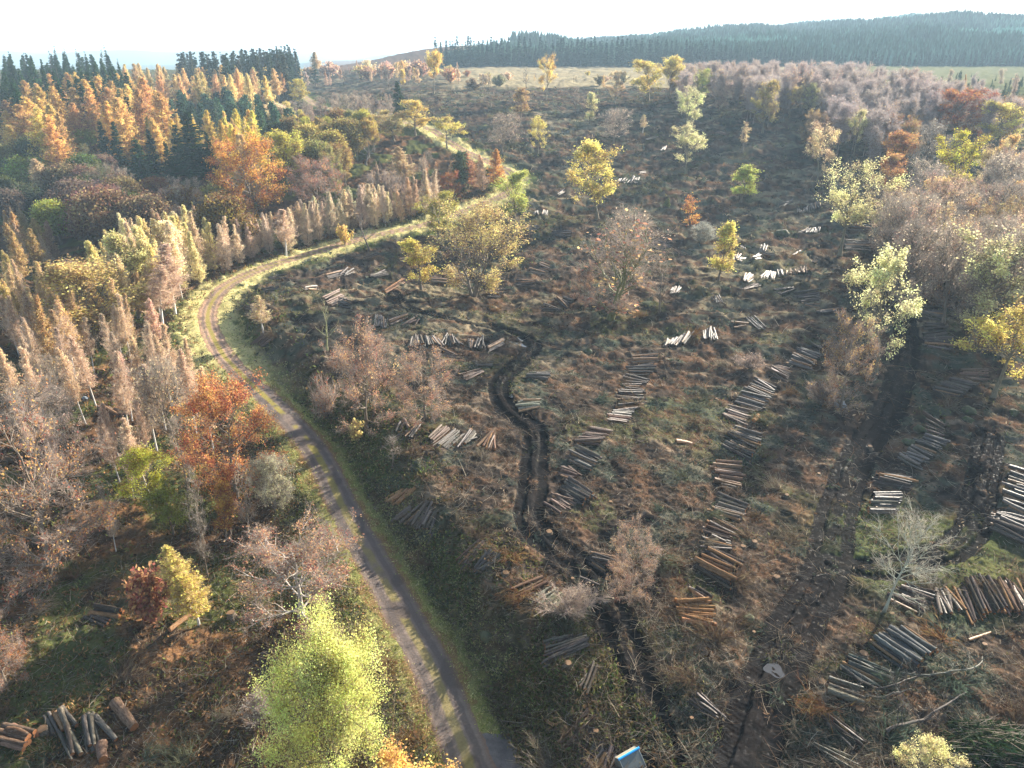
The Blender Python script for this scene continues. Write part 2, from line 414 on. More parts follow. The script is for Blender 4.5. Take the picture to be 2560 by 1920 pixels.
# green bank and verges beside the track
ad_ = np.abs(gd) + 2.2 * (n_a - .5) + 1.0 * (n_c - .5)
c = mixc(c, (.075, .105, .03), np.where(gd > 0, 1 - ss(6, 10, ad_), 1 - ss(4.5, 7.5, ad_)) * (.15 + .55 * ss(.44, .60, n_b)))
bendw = ss(95, 125, gr_)
vw = (1 - ss(2.7, 3.5, ad_)) * np.where(gd > 0, 1, .9)
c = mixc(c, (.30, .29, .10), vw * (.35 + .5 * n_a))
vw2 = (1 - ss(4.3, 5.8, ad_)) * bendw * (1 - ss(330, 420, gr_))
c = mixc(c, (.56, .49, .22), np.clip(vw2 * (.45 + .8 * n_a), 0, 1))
c = mixc(c, (.20, .115, .06), (1 - ss(1.9, 2.35, ad_)) * (1 - bendw) * .8)
# right foreground moss
gm = np.exp(-(((fx - 40) / 13) ** 2 + ((fy - 58) / 11) ** 2))
c = mixc(c, (.08, .098, .035), ss(.25, .7, gm + .5 * (n_b - .5)) * .75)
# moor, young plantation, bracken beyond the clearing
far = ss(420, 445, fy + 60 * (n_d - .5)) * (1 - ss(640, 700, fy) * (fx > -200)) * ss(-.14, -.03, fx / np.maximum(fy, 1))
c = mixc(c, (.36, .30, .18), far * (.45 + .5 * n_b))
pl = ss(330, 380, fy) * ss(.36, .44, fx / np.maximum(fy, 1)) * (1 - ss(690, 700, fy))
c = mixc(c, (.115, .135, .065), pl * (.5 + .4 * n_a))
br = ss(300, 320, fy) * (1 - ss(345, 365, fy)) * ss(.5, .56, fx / np.maximum(fy, 1))
c = mixc(c, (.30, .16, .08), br * .9)
uu = fx / np.maximum(fy, 1)
hb = ss(700, 760, fy) * ss(-.26, -.23, uu) * (1 - ss(-.05, 0, uu))
c = mixc(c, (.13, .085, .06), hb)
c = mixc(c, (.13, .14, .08), ss(690, 720, fy) * ss(-.09, -.04, uu) * .95)
c = mixc(c, (.07, .085, .05), ss(560, 900, gr_) * (uu < -.26))
c = mixc(c, (.10, .12, .09), ss(2500, 3500, gr_))
# mud and the track
mudc = np.array([.0135, .0125, .0125])[None] * (.6 + .9 * n_c)[:, None]
mudc = mixc(mudc, (.022, .020, .020), ss(.55, .72, n_e) * .7)
tw = 1.62 + .35 * ss(110, 190, gr_)
mud_v = ss(.30, .62, gmud)
c = c * (1 - mud_v[:, None] * .97) + mudc * mud_v[:, None] * .97
lat = gd + .16 * (n_c - .5) + .25 * (n_a - .5)
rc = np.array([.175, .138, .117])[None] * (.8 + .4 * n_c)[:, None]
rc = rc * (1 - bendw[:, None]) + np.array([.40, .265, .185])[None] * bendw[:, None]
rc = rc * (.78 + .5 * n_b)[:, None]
rc = mixc(rc, (.075, .06, .052), ss(.60, .68, fbm(fx / 1.3, fy / 3.1, 58, 2)) * .6)
rc = mixc(rc, (.27, .23, .06), (1 - ss(.22, .5, np.abs(lat))) * (.5 + .4 * ss(62, 85, gr_)) * ss(.3, .5, n_a + .2 * bendw))
rc = mixc(rc, (.10, .085, .08), (1 - ss(.18, .32, np.abs(np.abs(lat) - .85))) * .6)
rc = mixc(rc, (.20, .11, .06), ss(1.2, 1.6, np.abs(lat)) * .45)
# gravel apron at the foot of the picture
apc = shot(*cr(8, 1010, 1560))
apw = np.exp(-(((fx - apc[0] - .2) / 2.7) ** 2 + ((fy - apc[1] + 1.0) / 3.6) ** 2))
apron = (apw + .35 * (n_a - .5)) > .5
isroad = (np.abs(gd) + .3 * (n_a - .5) + .25 * (n_c - .5)) < tw
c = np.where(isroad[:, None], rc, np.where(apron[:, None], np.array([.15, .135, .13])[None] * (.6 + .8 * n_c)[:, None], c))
isroad |= apron
P = np.stack([fx, fy, gzv], 1)
idx = np.arange(nr * nt_).reshape(nr, nt_)
quads = np.stack([idx[:-1, :-1], idx[:-1, 1:], idx[1:, 1:], idx[1:, :-1]], -1).reshape(-1, 4)[:, ::-1]
qr = (isroad[quads].sum(1) >= 2)
qm = (mud_v[quads].mean(1) > .6) & ~qr
qh = (gr_[quads].mean(1) > 2600) & ~qr
def piece(name, sel, mat, smooth=True):
    q = quads[sel]; u, inv = np.unique(q.ravel(), return_inverse=True)
    me = mesh(name, P[u], [(inv.reshape(-1, 4), 0)], [mat], None, np.clip(c[u], 0, 1), smooth)
    return tag(obj(name, me), None, None, None, 'structure')
tag(piece('ground', ~(qr | qm | qh), M_GROUND), 'felled woodland ground of brown brash, moss and rough grass', 'ground')
tag(piece('forest_track', qr, M_ROAD), 'curving gravel forest track with a grassy centre strip', 'track')
tag(piece('mud_track', qm, M_MUD), 'dark wet machine ruts winding through the clearing', 'mud track')
tag(piece('hills', qh, M_GROUND), 'pale distant hills on the left horizon', 'hills')
clear_w = (~gleft) & (np.abs(gd) > 3.0) & ((gmud < .45) | (grut < .05) & (gmud < .8)) & (gr_ > 26) & (gr_ < 430) & (np.abs(GT.ravel()) < R(52)) & ~apron
CLEARI = np.nonzero(clear_w)[0]
LEFTI = np.nonzero(gleft & (gd < -2.6) & (gr_ > 26) & (gr_ < 230) & (np.abs(GT.ravel()) < R(52)) & ~apron)[0]
VERGEI = np.nonzero((np.abs(gd) > 1.6) & (np.abs(gd) < 6.5) & (gr_ > 26) & (gr_ < 330) & (np.abs(GT.ravel()) < R(52)) & ~apron)[0]
print('ground verts', len(P))

# puddles lying in the ruts
def puddle(pts, z_up, label):
    c0 = shot(*pts[0]); c1 = shot(*pts[1]); w = pts[2]
    mid = (c0 + c1) / 2; ax = c1 - c0; ax[2] = 0; Ln = np.linalg.norm(ax) / 2; ax = ax / (2 * Ln); pe = np.array([-ax[1], ax[0], 0])
    t = np.linspace(0, 2 * math.pi, 40, endpoint=False)
    k = 1 + .12 * np.sin(3 * t + Ln) + .07 * np.sin(5 * t + 1)
    qa = rng.uniform(0, 6.28, 90); qb = np.sqrt(rng.uniform(0, 1, 90))
    qz = zfull(mid[0] + ax[0] * Ln * np.cos(qa) * qb + pe[0] * w * np.sin(qa) * qb, mid[1] + ax[1] * Ln * np.cos(qa) * qb + pe[1] * w * np.sin(qa) * qb)
    z = float(np.percentile(qz, 48)) + .02
    V = [mid * [1, 1, 0] + [0, 0, z]] + [mid * [1, 1, 0] + ax * Ln * math.cos(a) * b + pe * w * math.sin(a) * b + [0, 0, z] for a, b in zip(t, k)]
    F = [[0, i + 1, (i + 1) % 40 + 1] for i in range(40)]
    tag(obj('puddle', mesh('puddle', np.array(V) - mid, [(np.array(F), 0)], [M_WATER])), label, 'puddle', None, 'structure').location = mid
for p in [((cr(5, 1060, 495), cr(5, 1170, 540), .62), -.13, 'bright long puddle in the upper rut at the track bend'),
          ((cr(5, 1085, 545), cr(5, 1190, 590), .62), -.13, 'bright puddle in the lower rut at the track bend'),
          ((cr(5, 945, 508), cr(5, 1030, 518), .30), -.14, 'thin puddle left of the bright rut puddles'),
          ((cr(9, 570, 1045), cr(9, 640, 1000), .75), -.12, 'round pale puddle in the wide right hand ruts'),
          ((cr(6, 820, 0), cr(6, 875, 40), 1.3), -.05, 'white reflecting puddle near the tall broad yellow tree'),
          ((cr(8, 1680, 565), cr(8, 1705, 590), .4), -.14, 'tiny puddle in the left harvester rut'),
          ((cr(5, 1095, 900), cr(5, 1130, 912), .5), -.15, 'small grey puddle in the narrow rut below the brush pile')]:
    puddle(p[0], p[1], p[2])
# ------------------------------------------------------------------ tree generators: each returns (trunk mesh, crown mesh, nominal height, nominal crown width)
def polyl(base, dirs, lens, nseg, up=.15, wob=.12):
    n = len(base); P = np.zeros((n, nseg + 1, 3)); P[:, 0] = base; d = unit(dirs); st = (lens / nseg)[:, None]
    for i in range(nseg):
        P[:, i + 1] = P[:, i] + d * st
        d = unit(d + wob * rng.normal(size=(n, 3)) + np.array([0, 0, up]))
    return P
def along(P, t):
    """points at parameters t (n,m) along polylines P (n,k,3); also the local direction"""
    n, k, _ = P.shape; f = np.clip(t, 0, .999) * (k - 1); i = f.astype(int); w = (f - i)[..., None]
    a = P[np.arange(n)[:, None], i]; b = P[np.arange(n)[:, None], i + 1]
    return a + (b - a) * w, unit(b - a)
def seg_tubes(acc, P, r0, r1, k, v=None):
    n, m, _ = P.shape
    t = np.linspace(0, 1, m)
    for i in range(m - 1):
        acc.add(tubes(P[:, i], P[:, i + 1], r0 + (r1 - r0) * t[i], r0 + (r1 - r0) * t[i + 1], k))
def rnd_dir(d, spread):
    return unit(d + spread * unit(rng.normal(size=d.shape)))
ENV = {
    'oval': lambda t: .30 + .70 * np.sin(np.pi * np.clip(.10 + .82 * t, 0, 1)) ** .8,
    'round': lambda t: .35 + .65 * np.sqrt(np.clip(1 - (1.7 * t - .75) ** 2, 0, 1)),
    'broad': lambda t: .45 + .6 * np.sin(np.pi * np.clip(.05 + .75 * t, 0, 1)),
    'column': lambda t: .7 + .3 * np.sin(np.pi * t) - .35 * t,
    'fan': lambda t: .35 + .75 * t,
}
def broad(Hn=18., Rn=6., clear=.25, env='oval', n1=20, n2=7, n3=7, nl=11, ls=.28, spread=.42, twig='grey', twn=1.0, gap=.12, trunk_r=.34, stems=1, up=.2, bark=None, wob=.14, lean=0., clump=.7, low=25., tl=1.3, tww=.05):
    tk, cw = Acc(), Acc()
    B1, D1, L1, R1 = [], [], [], []
    for s in range(stems):
        az0 = rng.uniform(0, 6.28)
        k = 9; z = np.linspace(0, 1, k)
        top = Hn * (.86 if s == 0 else rng.uniform(.62, .8))
        off = (np.array([math.cos(az0), math.sin(az0)]) * (0 if stems == 1 else .22 * Rn))[None] * (z[:, None] ** .9) * 1.5
        wv = np.cumsum(rng.normal(size=(k, 2)) * .02 * Hn * (1 if stems == 1 else .8), 0) * z[:, None]
        TP = np.concatenate([off + wv + np.array([[lean * Hn, 0]]) * z[:, None], (z * top)[:, None]], 1)
        fl = 1 + .7 * np.exp(-z * 14)
        TP[0, 2] = -.4
        V, F = polytube(TP, trunk_r * (1 - .86 * z) * fl * (1 if stems == 1 else .75), 8)
        tk.add((V, F))
        m = n1 if stems == 1 else int(n1 * .7)
        t = np.sort(rng.uniform(clear, 1, m)); e = (t - clear) / (1 - clear)
        az = az0 + np.arange(m) * 2.39996 + rng.normal(size=m) * .35
        el = np.radians(low + 45 * e + rng.normal(size=m) * 9)
        B = np.stack([np.interp(t, z, TP[:, i]) for i in range(3)], 1)
        B1.append(B); D1.append(np.stack([np.cos(az) * np.cos(el), np.sin(az) * np.cos(el), np.sin(el)], 1))
        L1.append(Rn * ENV[env](e) * rng.uniform(.78, 1.12, m) / np.maximum(np.cos(el), .62)); R1.append(trunk_r * (.46 - .30 * e))
    B1, D1, L1, R1 = map(np.concatenate, (B1, D1, L1, R1))
    P1 = polyl(B1, D1, L1, 5, up, wob)
    for i in range(5):
        tk.add(tubes(P1[:, i], P1[:, i + 1], R1 * (1 - .17 * i), R1 * (1 - .17 * (i + 1)), 5))
    n = len(P1)
    t2 = rng.uniform(.28, 1, (n, n2)); t2[:, 0] = .98
    B2, d2 = along(P1, t2); d2 = rnd_dir(d2.reshape(-1, 3), .8) + [0, 0, .12]
    L2 = (L1[:, None] * .5 * (1.15 - .6 * t2) * rng.uniform(.7, 1.2, t2.shape)).ravel()
    keep = rng.uniform(size=len(L2)) > gap
    B2 = B2.reshape(-1, 3)[keep]; d2 = d2[keep]; L2 = L2[keep]
    P2 = polyl(B2, d2, L2, 3, up * .6, wob * 1.3)
    for i in range(3):
        tk.add(tubes(P2[:, i], P2[:, i + 1], (.075 - .02 * i) * Hn / 18, (.055 - .02 * i) * Hn / 18, 3))
    n = len(P2)
    t3 = rng.uniform(.12, 1, (n, n3)); t3[:, 0] = .98
    B3, d3 = along(P2, t3); d3 = rnd_dir(d3.reshape(-1, 3), .85) + [0, 0, .1]; B3 = B3.reshape(-1, 3)
    L3 = tl * Hn / 18 * rng.uniform(.6, 1.3, len(B3))
    P3 = polyl(B3, d3, L3, 2, .05, .2)
    if twig:
        vv = rng.uniform(size=len(P3))
        for i in range(2):
            cw.add(strips(P3[:, i], P3[:, i + 1], tww * Hn / 18 * (1 - .3 * i)), 1, vv)
        nt2 = int(len(P3) * twn)
        for rep in range(3 if twn > 1.5 else 1):
            sel = rng.integers(0, len(P3), nt2)
            b, dd = along(P3[sel], rng.uniform(.1, 1, (nt2, 1)))
            dd = rnd_dir(dd[:, 0], .9); b = b[:, 0]
            cw.add(strips(b, b + dd * (tl * .62 * Hn / 18 * rng.uniform(.5, 1.3, nt2))[:, None], tww * .62 * Hn / 18), 1, rng.uniform(size=nt2))
    if nl:
        cl = np.exp(clump * rng.normal(size=len(P2))); cl = np.repeat(cl, n3)
        cnt = rng.poisson(nl * np.clip(cl / cl.mean(), .0, 3))
        ii = np.repeat(np.arange(len(P3)), cnt)
        b, _ = along(P3[ii], rng.uniform(.0, 1, (len(ii), 1)))
        C = b[:, 0] + rng.normal(size=(len(ii), 3)) * spread * Hn / 18
        tv = np.repeat(rng.normal(size=len(P2)) * .16, n3)[ii]
        cw.add(leaves(C, ls * rng.uniform(.6, 1.25, len(ii)), .7), 0, np.clip(rng.uniform(.1, .9, len(ii)) + tv, 0, 1))
    tm = tk.build('trunk', [bark or M_BARK], True)
    cm = cw.build('crown', [M_LEAF, M_TW[twig or 'grey']])
    return tm, cm, Hn, 2 * Rn
def dense(Hn=14., Rn=5.5, n=9000, ls=.33, lobes=26, twig='brown', lr=(.26, .48), rough=.25):
    """closed broadleaf crown: leaf clumps on overlapping lobes with a rough outline"""
    tk, cw = Acc(), Acc()
    z = np.linspace(0, 1, 7); TP = np.stack([.3 * np.sin(z * 3), .3 * np.cos(z * 2) - .3, z * Hn * .8 - .3], 1)
    tk.add(polytube(TP, .32 * (1 - .8 * z), 7))
    u = rng.normal(size=(lobes, 3)); u = unit(u); u[:, 2] = np.abs(u[:, 2]) * 1.15 - .35
    Cn = np.array([0, 0, Hn * .55]) + u * np.array([Rn * .68, Rn * .68, Hn * .36]); rad = rng.uniform(*lr, lobes) * Rn; Cn = Cn if lr[0] > .2 else np.array([0, 0, Hn * .52]) + (Cn - [0, 0, Hn * .52]) * rng.uniform(.45, 1.42, (lobes, 1))
    B = np.repeat(np.array([[0, 0, Hn * .35]]), lobes, 0)
    P = polyl(B, Cn - B, np.linalg.norm(Cn - B, axis=1), 3, .0, .08)
    for i in range(3): tk.add(tubes(P[:, i], P[:, i + 1], .13 - .03 * i, .10 - .03 * i, 4))
    w = rad ** 2; k = rng.choice(lobes, n, p=w / w.sum())
    d = unit(rng.normal(size=(n, 3))); rr_ = rad[k] * rng.uniform(.55, 1.1, n) ** .5
    C = Cn[k] + d * rr_[:, None] * (1 + rough * rng.normal(size=(n, 1)))
    C[:, 2] = np.maximum(C[:, 2], Hn * .12)
    cw.add(leaves(C, ls * rng.uniform(.6, 1.3, n), .7), 0, np.clip(.5 + .18 * rng.normal(size=lobes)[k] + .22 * rng.normal(size=n), 0, 1))
    m = n // 9; k = rng.integers(0, lobes, m); d = unit(rng.normal(size=(m, 3)))
    cw.add(strips(Cn[k] + d * rad[k][:, None] * .5, Cn[k] + d * rad[k][:, None] * 1.2, .05), 1, rng.uniform(size=m))
    return tk.build('trunk', [M_BARK], True), cw.build('crown', [M_LEAF, M_TW[twig]]), Hn, 2 * Rn
def conifer(Hn=24., Rn=3.6, nb=150, ns=9, clear=.06, droop=-.16, fs=.62, kind='spruce', twig='brown', sparse=0.):
    tk, cw = Acc(), Acc()
    z = np.linspace(0, 1, 10); TP = np.stack([.12 * np.sin(z * 5), .12 * np.cos(z * 4) - .12, z * Hn - .3], 1)
    tk.add(polytube(TP, .27 * Hn / 24 * (1.03 - z), 7))
    t = clear + (1 - clear) * rng.uniform(0, 1, nb) ** 1.15; e = (t - clear) / (1 - clear)
    if kind == 'pine':
        Lb = Rn * np.sin(np.pi * np.clip(.18 + .74 * e, 0, 1)) ** .7 * rng.uniform(.6, 1.15, nb)
    elif kind == 'larch':
        Lb = Rn * (1 - e) ** .62 * np.minimum(1, .55 + e * 2.5) * rng.uniform(.6, 1.2, nb) + .2
    else:
        Lb = Rn * ((1 - e) ** .85) * (.8 + .25 * rng.uniform(-1, 1, nb)) + .18
    az = np.arange(nb) * 2.39996 + rng.normal(size=nb) * .4
    el = {'spruce': R(14) - e * 0 + e * R(35), 'larch': R(8) + e * R(45), 'pine': R(25) + e * R(35)}[kind] + rng.normal(size=nb) * .12
    Bp = np.stack([.12 * np.sin(t * 5), .12 * np.cos(t * 4) - .12, t * Hn - .3], 1)
    P = polyl(Bp, np.stack([np.cos(az) * np.cos(el), np.sin(az) * np.cos(el), np.sin(el)], 1), Lb, 4, droop if kind != 'pine' else .12, .05)
    for i in range(4): cw.add(strips(P[:, i], P[:, i + 1], .10 - .02 * i), 1, .4)
    tt = rng.uniform(.12, 1, (nb, ns)); C, d = along(P, tt); C = C.reshape(-1, 3); d = d.reshape(-1, 3); m = len(C)
    Lr = np.repeat(Lb, ns) / Rn
    if kind == 'pine':
        C = C + rng.normal(size=C.shape) * .38
        cw.add(leaves(C, fs * rng.uniform(.5, 1.1, m), .6), 0, np.clip(.5 + .25 * rng.normal(size=m), 0, 1))
        C2 = C + rng.normal(size=C.shape) * .4
        cw.add(leaves(C2, fs * rng.uniform(.4, 1., m), .6), 0, np.clip(.5 + .25 * rng.normal(size=m), 0, 1))
    elif kind == 'spruce':
        side = unit(np.cross(d, np.array([[0, 0, 1.]]))) * np.where(rng.uniform(size=(m, 1)) > .5, 1, -1)
        ax = unit(d * .8 + side * .8 + np.array([[0, 0, -.35]]) + .25 * rng.normal(size=(m, 3)))
        sz = fs * (.45 + .65 * Lr) * rng.uniform(.7, 1.2, m)
        cw.add(leaves(C + ax * sz[:, None] * .7, sz, .34, ax), 0, np.clip(.45 + .22 * rng.normal(size=m) + .25 * (np.repeat(np.linspace(0, 1, 1), m) * 0), 0, 1))
        ax2 = unit(d + .5 * rng.normal(size=(m, 3)) - [0, 0, .3])
        cw.add(leaves(C, sz * .8, .36, ax2), 0, np.clip(.45 + .22 * rng.normal(size=m), 0, 1))
    else:
        for rep in range(3):
            o = rng.normal(size=C.shape) * .22 * (.5 + Lr)[:, None]
            keep = rng.uniform(size=m) > sparse
            ax = unit(d + .7 * rng.normal(size=(m, 3)) - [0, 0, .15])
            cw.add(leaves((C + o)[keep], (fs * (.55 + .5 * Lr) * rng.uniform(.5, 1.1, m))[keep], .20, ax[keep]), 0, np.clip(.5 + .25 * rng.normal(size=keep.sum()), 0, 1))
        keep = rng.uniform(size=m) > .3
        cw.add(strips(C[keep], (C + unit(d + .9 * rng.normal(size=d.shape)) * .7)[keep], .03), 1, rng.uniform(size=keep.sum()))
    return tk.build('trunk', [M_BARK], True), cw.build('crown', [M_NEEDLE if kind != 'larch' else M_LEAF, M_TW[twig]]), Hn, 2 * Rn
def feather(Hn=11., Rn=1.95, nb=190, ns=10, nl=1.7, ls=.10, twig='pink', white=False, clear=.08, asc=26., shape=.85):
    """slim young birch or larch: fine ascending twigs in a feathery cone"""
    tk, cw = Acc(), Acc()
    z = np.linspace(0, 1, 9); bx, by = rng.normal(size=2) * .25
    TP = np.stack([bx * z ** 2 * 2 + .08 * np.sin(z * 6), by * z ** 2 * 2, z * Hn - .2], 1)
    tk.add(polytube(TP, .11 * (1.04 - z), 6))
    t = clear + (1 - clear) * rng.uniform(0, 1, nb) ** 1.1; e = (t - clear) / (1 - clear)
    Lb = Rn * ((1 - e) ** shape * np.minimum(1, .45 + e * 2.4)) * rng.uniform(.6, 1.25, nb) * 1.15 + .10
    az = rng.uniform(0, 6.28, nb); el = np.radians(asc + 30 * e + rng.normal(size=nb) * 10)
    Bp = np.stack([np.interp(t, z, TP[:, i]) for i in range(3)], 1)
    P = polyl(Bp, np.stack([np.cos(az) * np.cos(el), np.sin(az) * np.cos(el), np.sin(el)], 1), Lb, 3, .03 if white else .08, .12)
    for i in range(3): cw.add(strips(P[:, i], P[:, i + 1], .045 - .01 * i), 1, rng.uniform(size=nb))
    tt = rng.uniform(.15, 1, (nb, ns)); C, d = along(P, tt); C = C.reshape(-1, 3); d = d.reshape(-1, 3); m = len(C)
    dd = unit(d + .75 * rng.normal(size=d.shape) + ([0, 0, -.35] if white else [0, 0, .1]))
    ln = (rng.uniform(.35, .8, m) * (.30 + .7 * np.repeat(np.minimum(Lb / Rn, 1), ns)))[:, None]
    cw.add(strips(C, C + dd * ln, .026), 1, rng.uniform(size=m))
    for rep in range(2):
        dd2 = unit(d + .8 * rng.normal(size=d.shape) + [0, 0, .15]); C2 = C + rng.normal(size=C.shape) * .10
        cw.add(strips(C2, C2 + dd2 * ln * .85, .022), 1, rng.uniform(size=m))
    dd2 = unit(d + .9 * rng.normal(size=d.shape))
    cw.add(strips(C, C + dd2 * ln * .8, .024), 1, rng.uniform(size=m))
    if nl:
        ii = np.repeat(np.arange(m), rng.poisson(nl, m)); 
        cc = C[ii] + dd[ii] * ln[ii] * rng.uniform(0, 1, (len(ii), 1)) + rng.normal(size=(len(ii), 3)) * .08
        cw.add(leaves(cc, ls * rng.uniform(.6, 1.3, len(ii)), .6), 0, rng.uniform(.05, .95, len(ii)))
    return tk.build('trunk', [M_BIRCH if white else M_BARK], True), cw.build('crown', [M_LEAF, M_TW[twig]]), Hn, 2 * Rn * 1.1
def bush(Hn=3., Rn=2., n=2200, ls=.16, twig='brown', stems=14, nt=900):
    tk, cw = Acc(), Acc()
    az = rng.uniform(0, 6.28, stems); el = np.radians(rng.uniform(40, 85, stems))
    P = polyl(np.zeros((stems, 3)) + [0, 0, -.1], np.stack([np.cos(az) * np.cos(el), np.sin(az) * np.cos(el), np.sin(el)], 1), Hn * rng.uniform(.7, 1.05, stems), 4, .02, .14)
    for i in range(4): tk.add(tubes(P[:, i], P[:, i + 1], .05 - .01 * i, .04 - .01 * i, 4))
    k = rng.integers(0, stems, nt); b, d = along(P[k], rng.uniform(.2, 1, (nt, 1))); b = b[:, 0]; dd = rnd_dir(d[:, 0], .9)
    ln = rng.uniform(.3, .8, nt)[:, None] * Rn / 2
    cw.add(strips(b, b + dd * ln, .028), 1, rng.uniform(size=nt))
    if n:
        i = rng.integers(0, nt, n); C = b[i] + dd[i] * ln[i] * rng.uniform(.2, 1.1, (n, 1)) + rng.normal(size=(n, 3)) * .12
        cw.add(leaves(C, ls * rng.uniform(.6, 1.3, n), .65), 0, rng.uniform(.05, .95, n))
    return tk.build('trunk', [M_BARK], True), cw.build('crown', [M_LEAF, M_TW[twig]]), Hn, 2 * Rn

KIND = {}
def kinds(name, num, fn, **kw):
    out = []
    for _ in range(num):                         # true height and width of what was grown
        tm, cm, Hn, Wn = fn(**kw)
        co_ = np.zeros(len(cm.vertices) * 3, np.float32); cm.vertices.foreach_get('co', co_); co_ = co_.reshape(-1, 3)
        out.append((tm, cm, float(np.percentile(co_[:, 2], 99.6)), float(np.percentile(np.abs(co_[:, :2]), 97.5)) * 2))
    KIND[name] = out
kinds('oak', 4, broad, Hn=19, Rn=5.2, clear=.20, env='oval', n1=22, n2=8, n3=8, nl=13.95, ls=0.189, spread=.40, gap=.32, clump=1.05)
kinds('oakbig', 2, broad, Hn=19, Rn=8.2, clear=.10, env='broad', n1=20, n2=8, n3=7, nl=9.30, ls=0.175, spread=.42, gap=.34, stems=3, clump=1.1, up=.28, trunk_r=.42)
kinds('oakbroad', 2, broad, Hn=20, Rn=7.4, clear=.46, env='broad', n1=22, n2=8, n3=8, nl=12.40, ls=0.175, spread=.40, gap=.34, clump=1.0, trunk_r=.45, up=.10)
kinds('oakopen', 3, broad, Hn=20, Rn=5.6, clear=.22, env='oval', n1=20, n2=8, n3=7, nl=13.95, ls=0.182, spread=.34, gap=.36, clump=1.0, up=.1)
kinds('column', 3, broad, Hn=15, Rn=2.6, clear=.12, env='column', n1=24, n2=6, n3=6, nl=12.40, ls=0.140, spread=.3, gap=.2, trunk_r=.2, low=35, twig='brown')
kinds('lush', 1, broad, Hn=20, Rn=6.0, clear=.06, env='round', n1=36, n2=11, n3=10, nl=30, ls=.095, spread=.5, gap=.16, clump=.95, twig='brown', up=.08)
kinds('maple', 2, broad, Hn=12, Rn=4.0, clear=.15, env='oval', n1=20, n2=8, n3=7, nl=15.50, ls=0.140, spread=.5, gap=.3, clump=1.1, trunk_r=.2, twig='brown')
kinds('round', 3, dense, Hn=14, Rn=5.5, n=17000, ls=.23, lobes=40)
kinds('roundsmall', 2, dense, Hn=10, Rn=4.0, n=11000, ls=.19, lobes=30)
kinds('beech', 3, broad, Hn=18, Rn=7.6, clear=.10, env='round', n1=30, n2=9, n3=9, nl=7.75, ls=0.154, spread=.35, gap=.1, twig='brown', twn=1.6, clump=1.2, trunk_r=.4, up=.08, low=12)
kinds('beechtwig', 3, broad, Hn=17, Rn=6.6, clear=.06, env='round', n1=28, n2=9, n3=9, nl=2.79, ls=0.133, spread=.35, gap=.08, twig='rose', twn=2.0, clump=1.3, trunk_r=.33, up=.05, low=5, tww=.045)
kinds('copper', 2, broad, Hn=16, Rn=6.8, clear=.05, env='round', n1=32, n2=10, n3=10, nl=9, ls=.14, spread=.4, gap=.08, twig='brown', twn=1.2, clump=1.0, trunk_r=.33, up=.04, low=2)
kinds('bare', 4, broad, Hn=16, Rn=5.4, clear=.16, env='round', n1=24, n2=8, n3=8, nl=.5, ls=.2, gap=.08, twig='grey', twn=2.0, up=.16, tl=1.5)
kinds('barepurple', 4, broad, Hn=15, Rn=4.0, clear=.34, env='fan', n1=22, n2=8, n3=8, nl=.9, ls=.2, gap=.05, twig='purple', twn=2.0, up=.22, low=42, trunk_r=.17, tl=1.7, tww=.07)
kinds('barepale', 2, broad, Hn=14, Rn=4.6, clear=.30, env='round', n1=24, n2=8, n3=7, nl=0, gap=.05, twig='pale', twn=1.2, up=.05, low=20, trunk_r=.2, lean=.10)
kinds('baremoss', 2, broad, Hn=17, Rn=5.5, clear=.08, env='fan', n1=18, n2=7, n3=7, nl=.4, gap=.2, twig='rose', twn=1.6, up=.22, low=35, trunk_r=.34, stems=2)
kinds('barethin', 3, broad, Hn=11, Rn=1.7, clear=.22, env='column', n1=18, n2=5, n3=5, nl=0, gap=.2, twig='grey', twn=1.0, trunk_r=.12, low=35)
kinds('deadtree', 2, broad, Hn=12, Rn=4.0, clear=.22, env='round', n1=9, n2=5, n3=3, nl=0, gap=.25, twig='brown', twn=.3, trunk_r=.26, wob=.22, tl=1.6)
kinds('pollard', 2, broad, Hn=11, Rn=2.6, clear=.30, env='fan', n1=9, n2=6, n3=6, nl=6.20, ls=0.140, gap=.2, twig='brown', trunk_r=.42, low=40, clump=1.1)
kinds('spruce', 4, conifer, Hn=24, Rn=4.3, nb=210, ns=11, fs=.80)
kinds('sprucethin', 2, conifer, Hn=26, Rn=2.3, nb=110, clear=.1, fs=.55)
kinds('sprucefar', 3, conifer, Hn=22, Rn=3.1, nb=90, ns=6, fs=1.15, clear=.03)
kinds('larch', 4, conifer, Hn=22, Rn=5.0, nb=210, ns=12, kind='larch', fs=.60, droop=.0, clear=.12)
kinds('larchtall', 2, conifer, Hn=22, Rn=3.2, nb=120, ns=11, kind='larch', fs=.6, droop=.02, clear=.45)
kinds('pine', 3, conifer, Hn=14, Rn=3.6, nb=120, ns=9, kind='pine', fs=.55, clear=.12)
kinds('feather', 5, feather)
kinds('featherdense', 3, feather, nl=3.2, twig='gold')
kinds('birch', 4, feather, Hn=12, Rn=2.2, white=True, twig='pink', nl=1.2, clear=.28, nb=130, asc=48, shape=.7)
kinds('birchgold', 3, feather, Hn=12, Rn=2.3, white=True, twig='gold', nl=4, ls=.11, clear=.28, nb=130, asc=45, shape=.6)
kinds('bush', 3, bush)
kinds('twigbush', 3, bush, Hn=3, Rn=2.2, n=350, nt=2200, twig='rose', ls=.08, stems=20)
kinds('willow', 2, broad, Hn=8, Rn=3.6, clear=.04, env='round', n1=26, n2=8, n3=8, nl=3.5, ls=.11, gap=.05, twig='pale', twn=1.6, trunk_r=.15, stems=2, low=30, tl=2.0, tww=.07)
print('tree kinds ready')
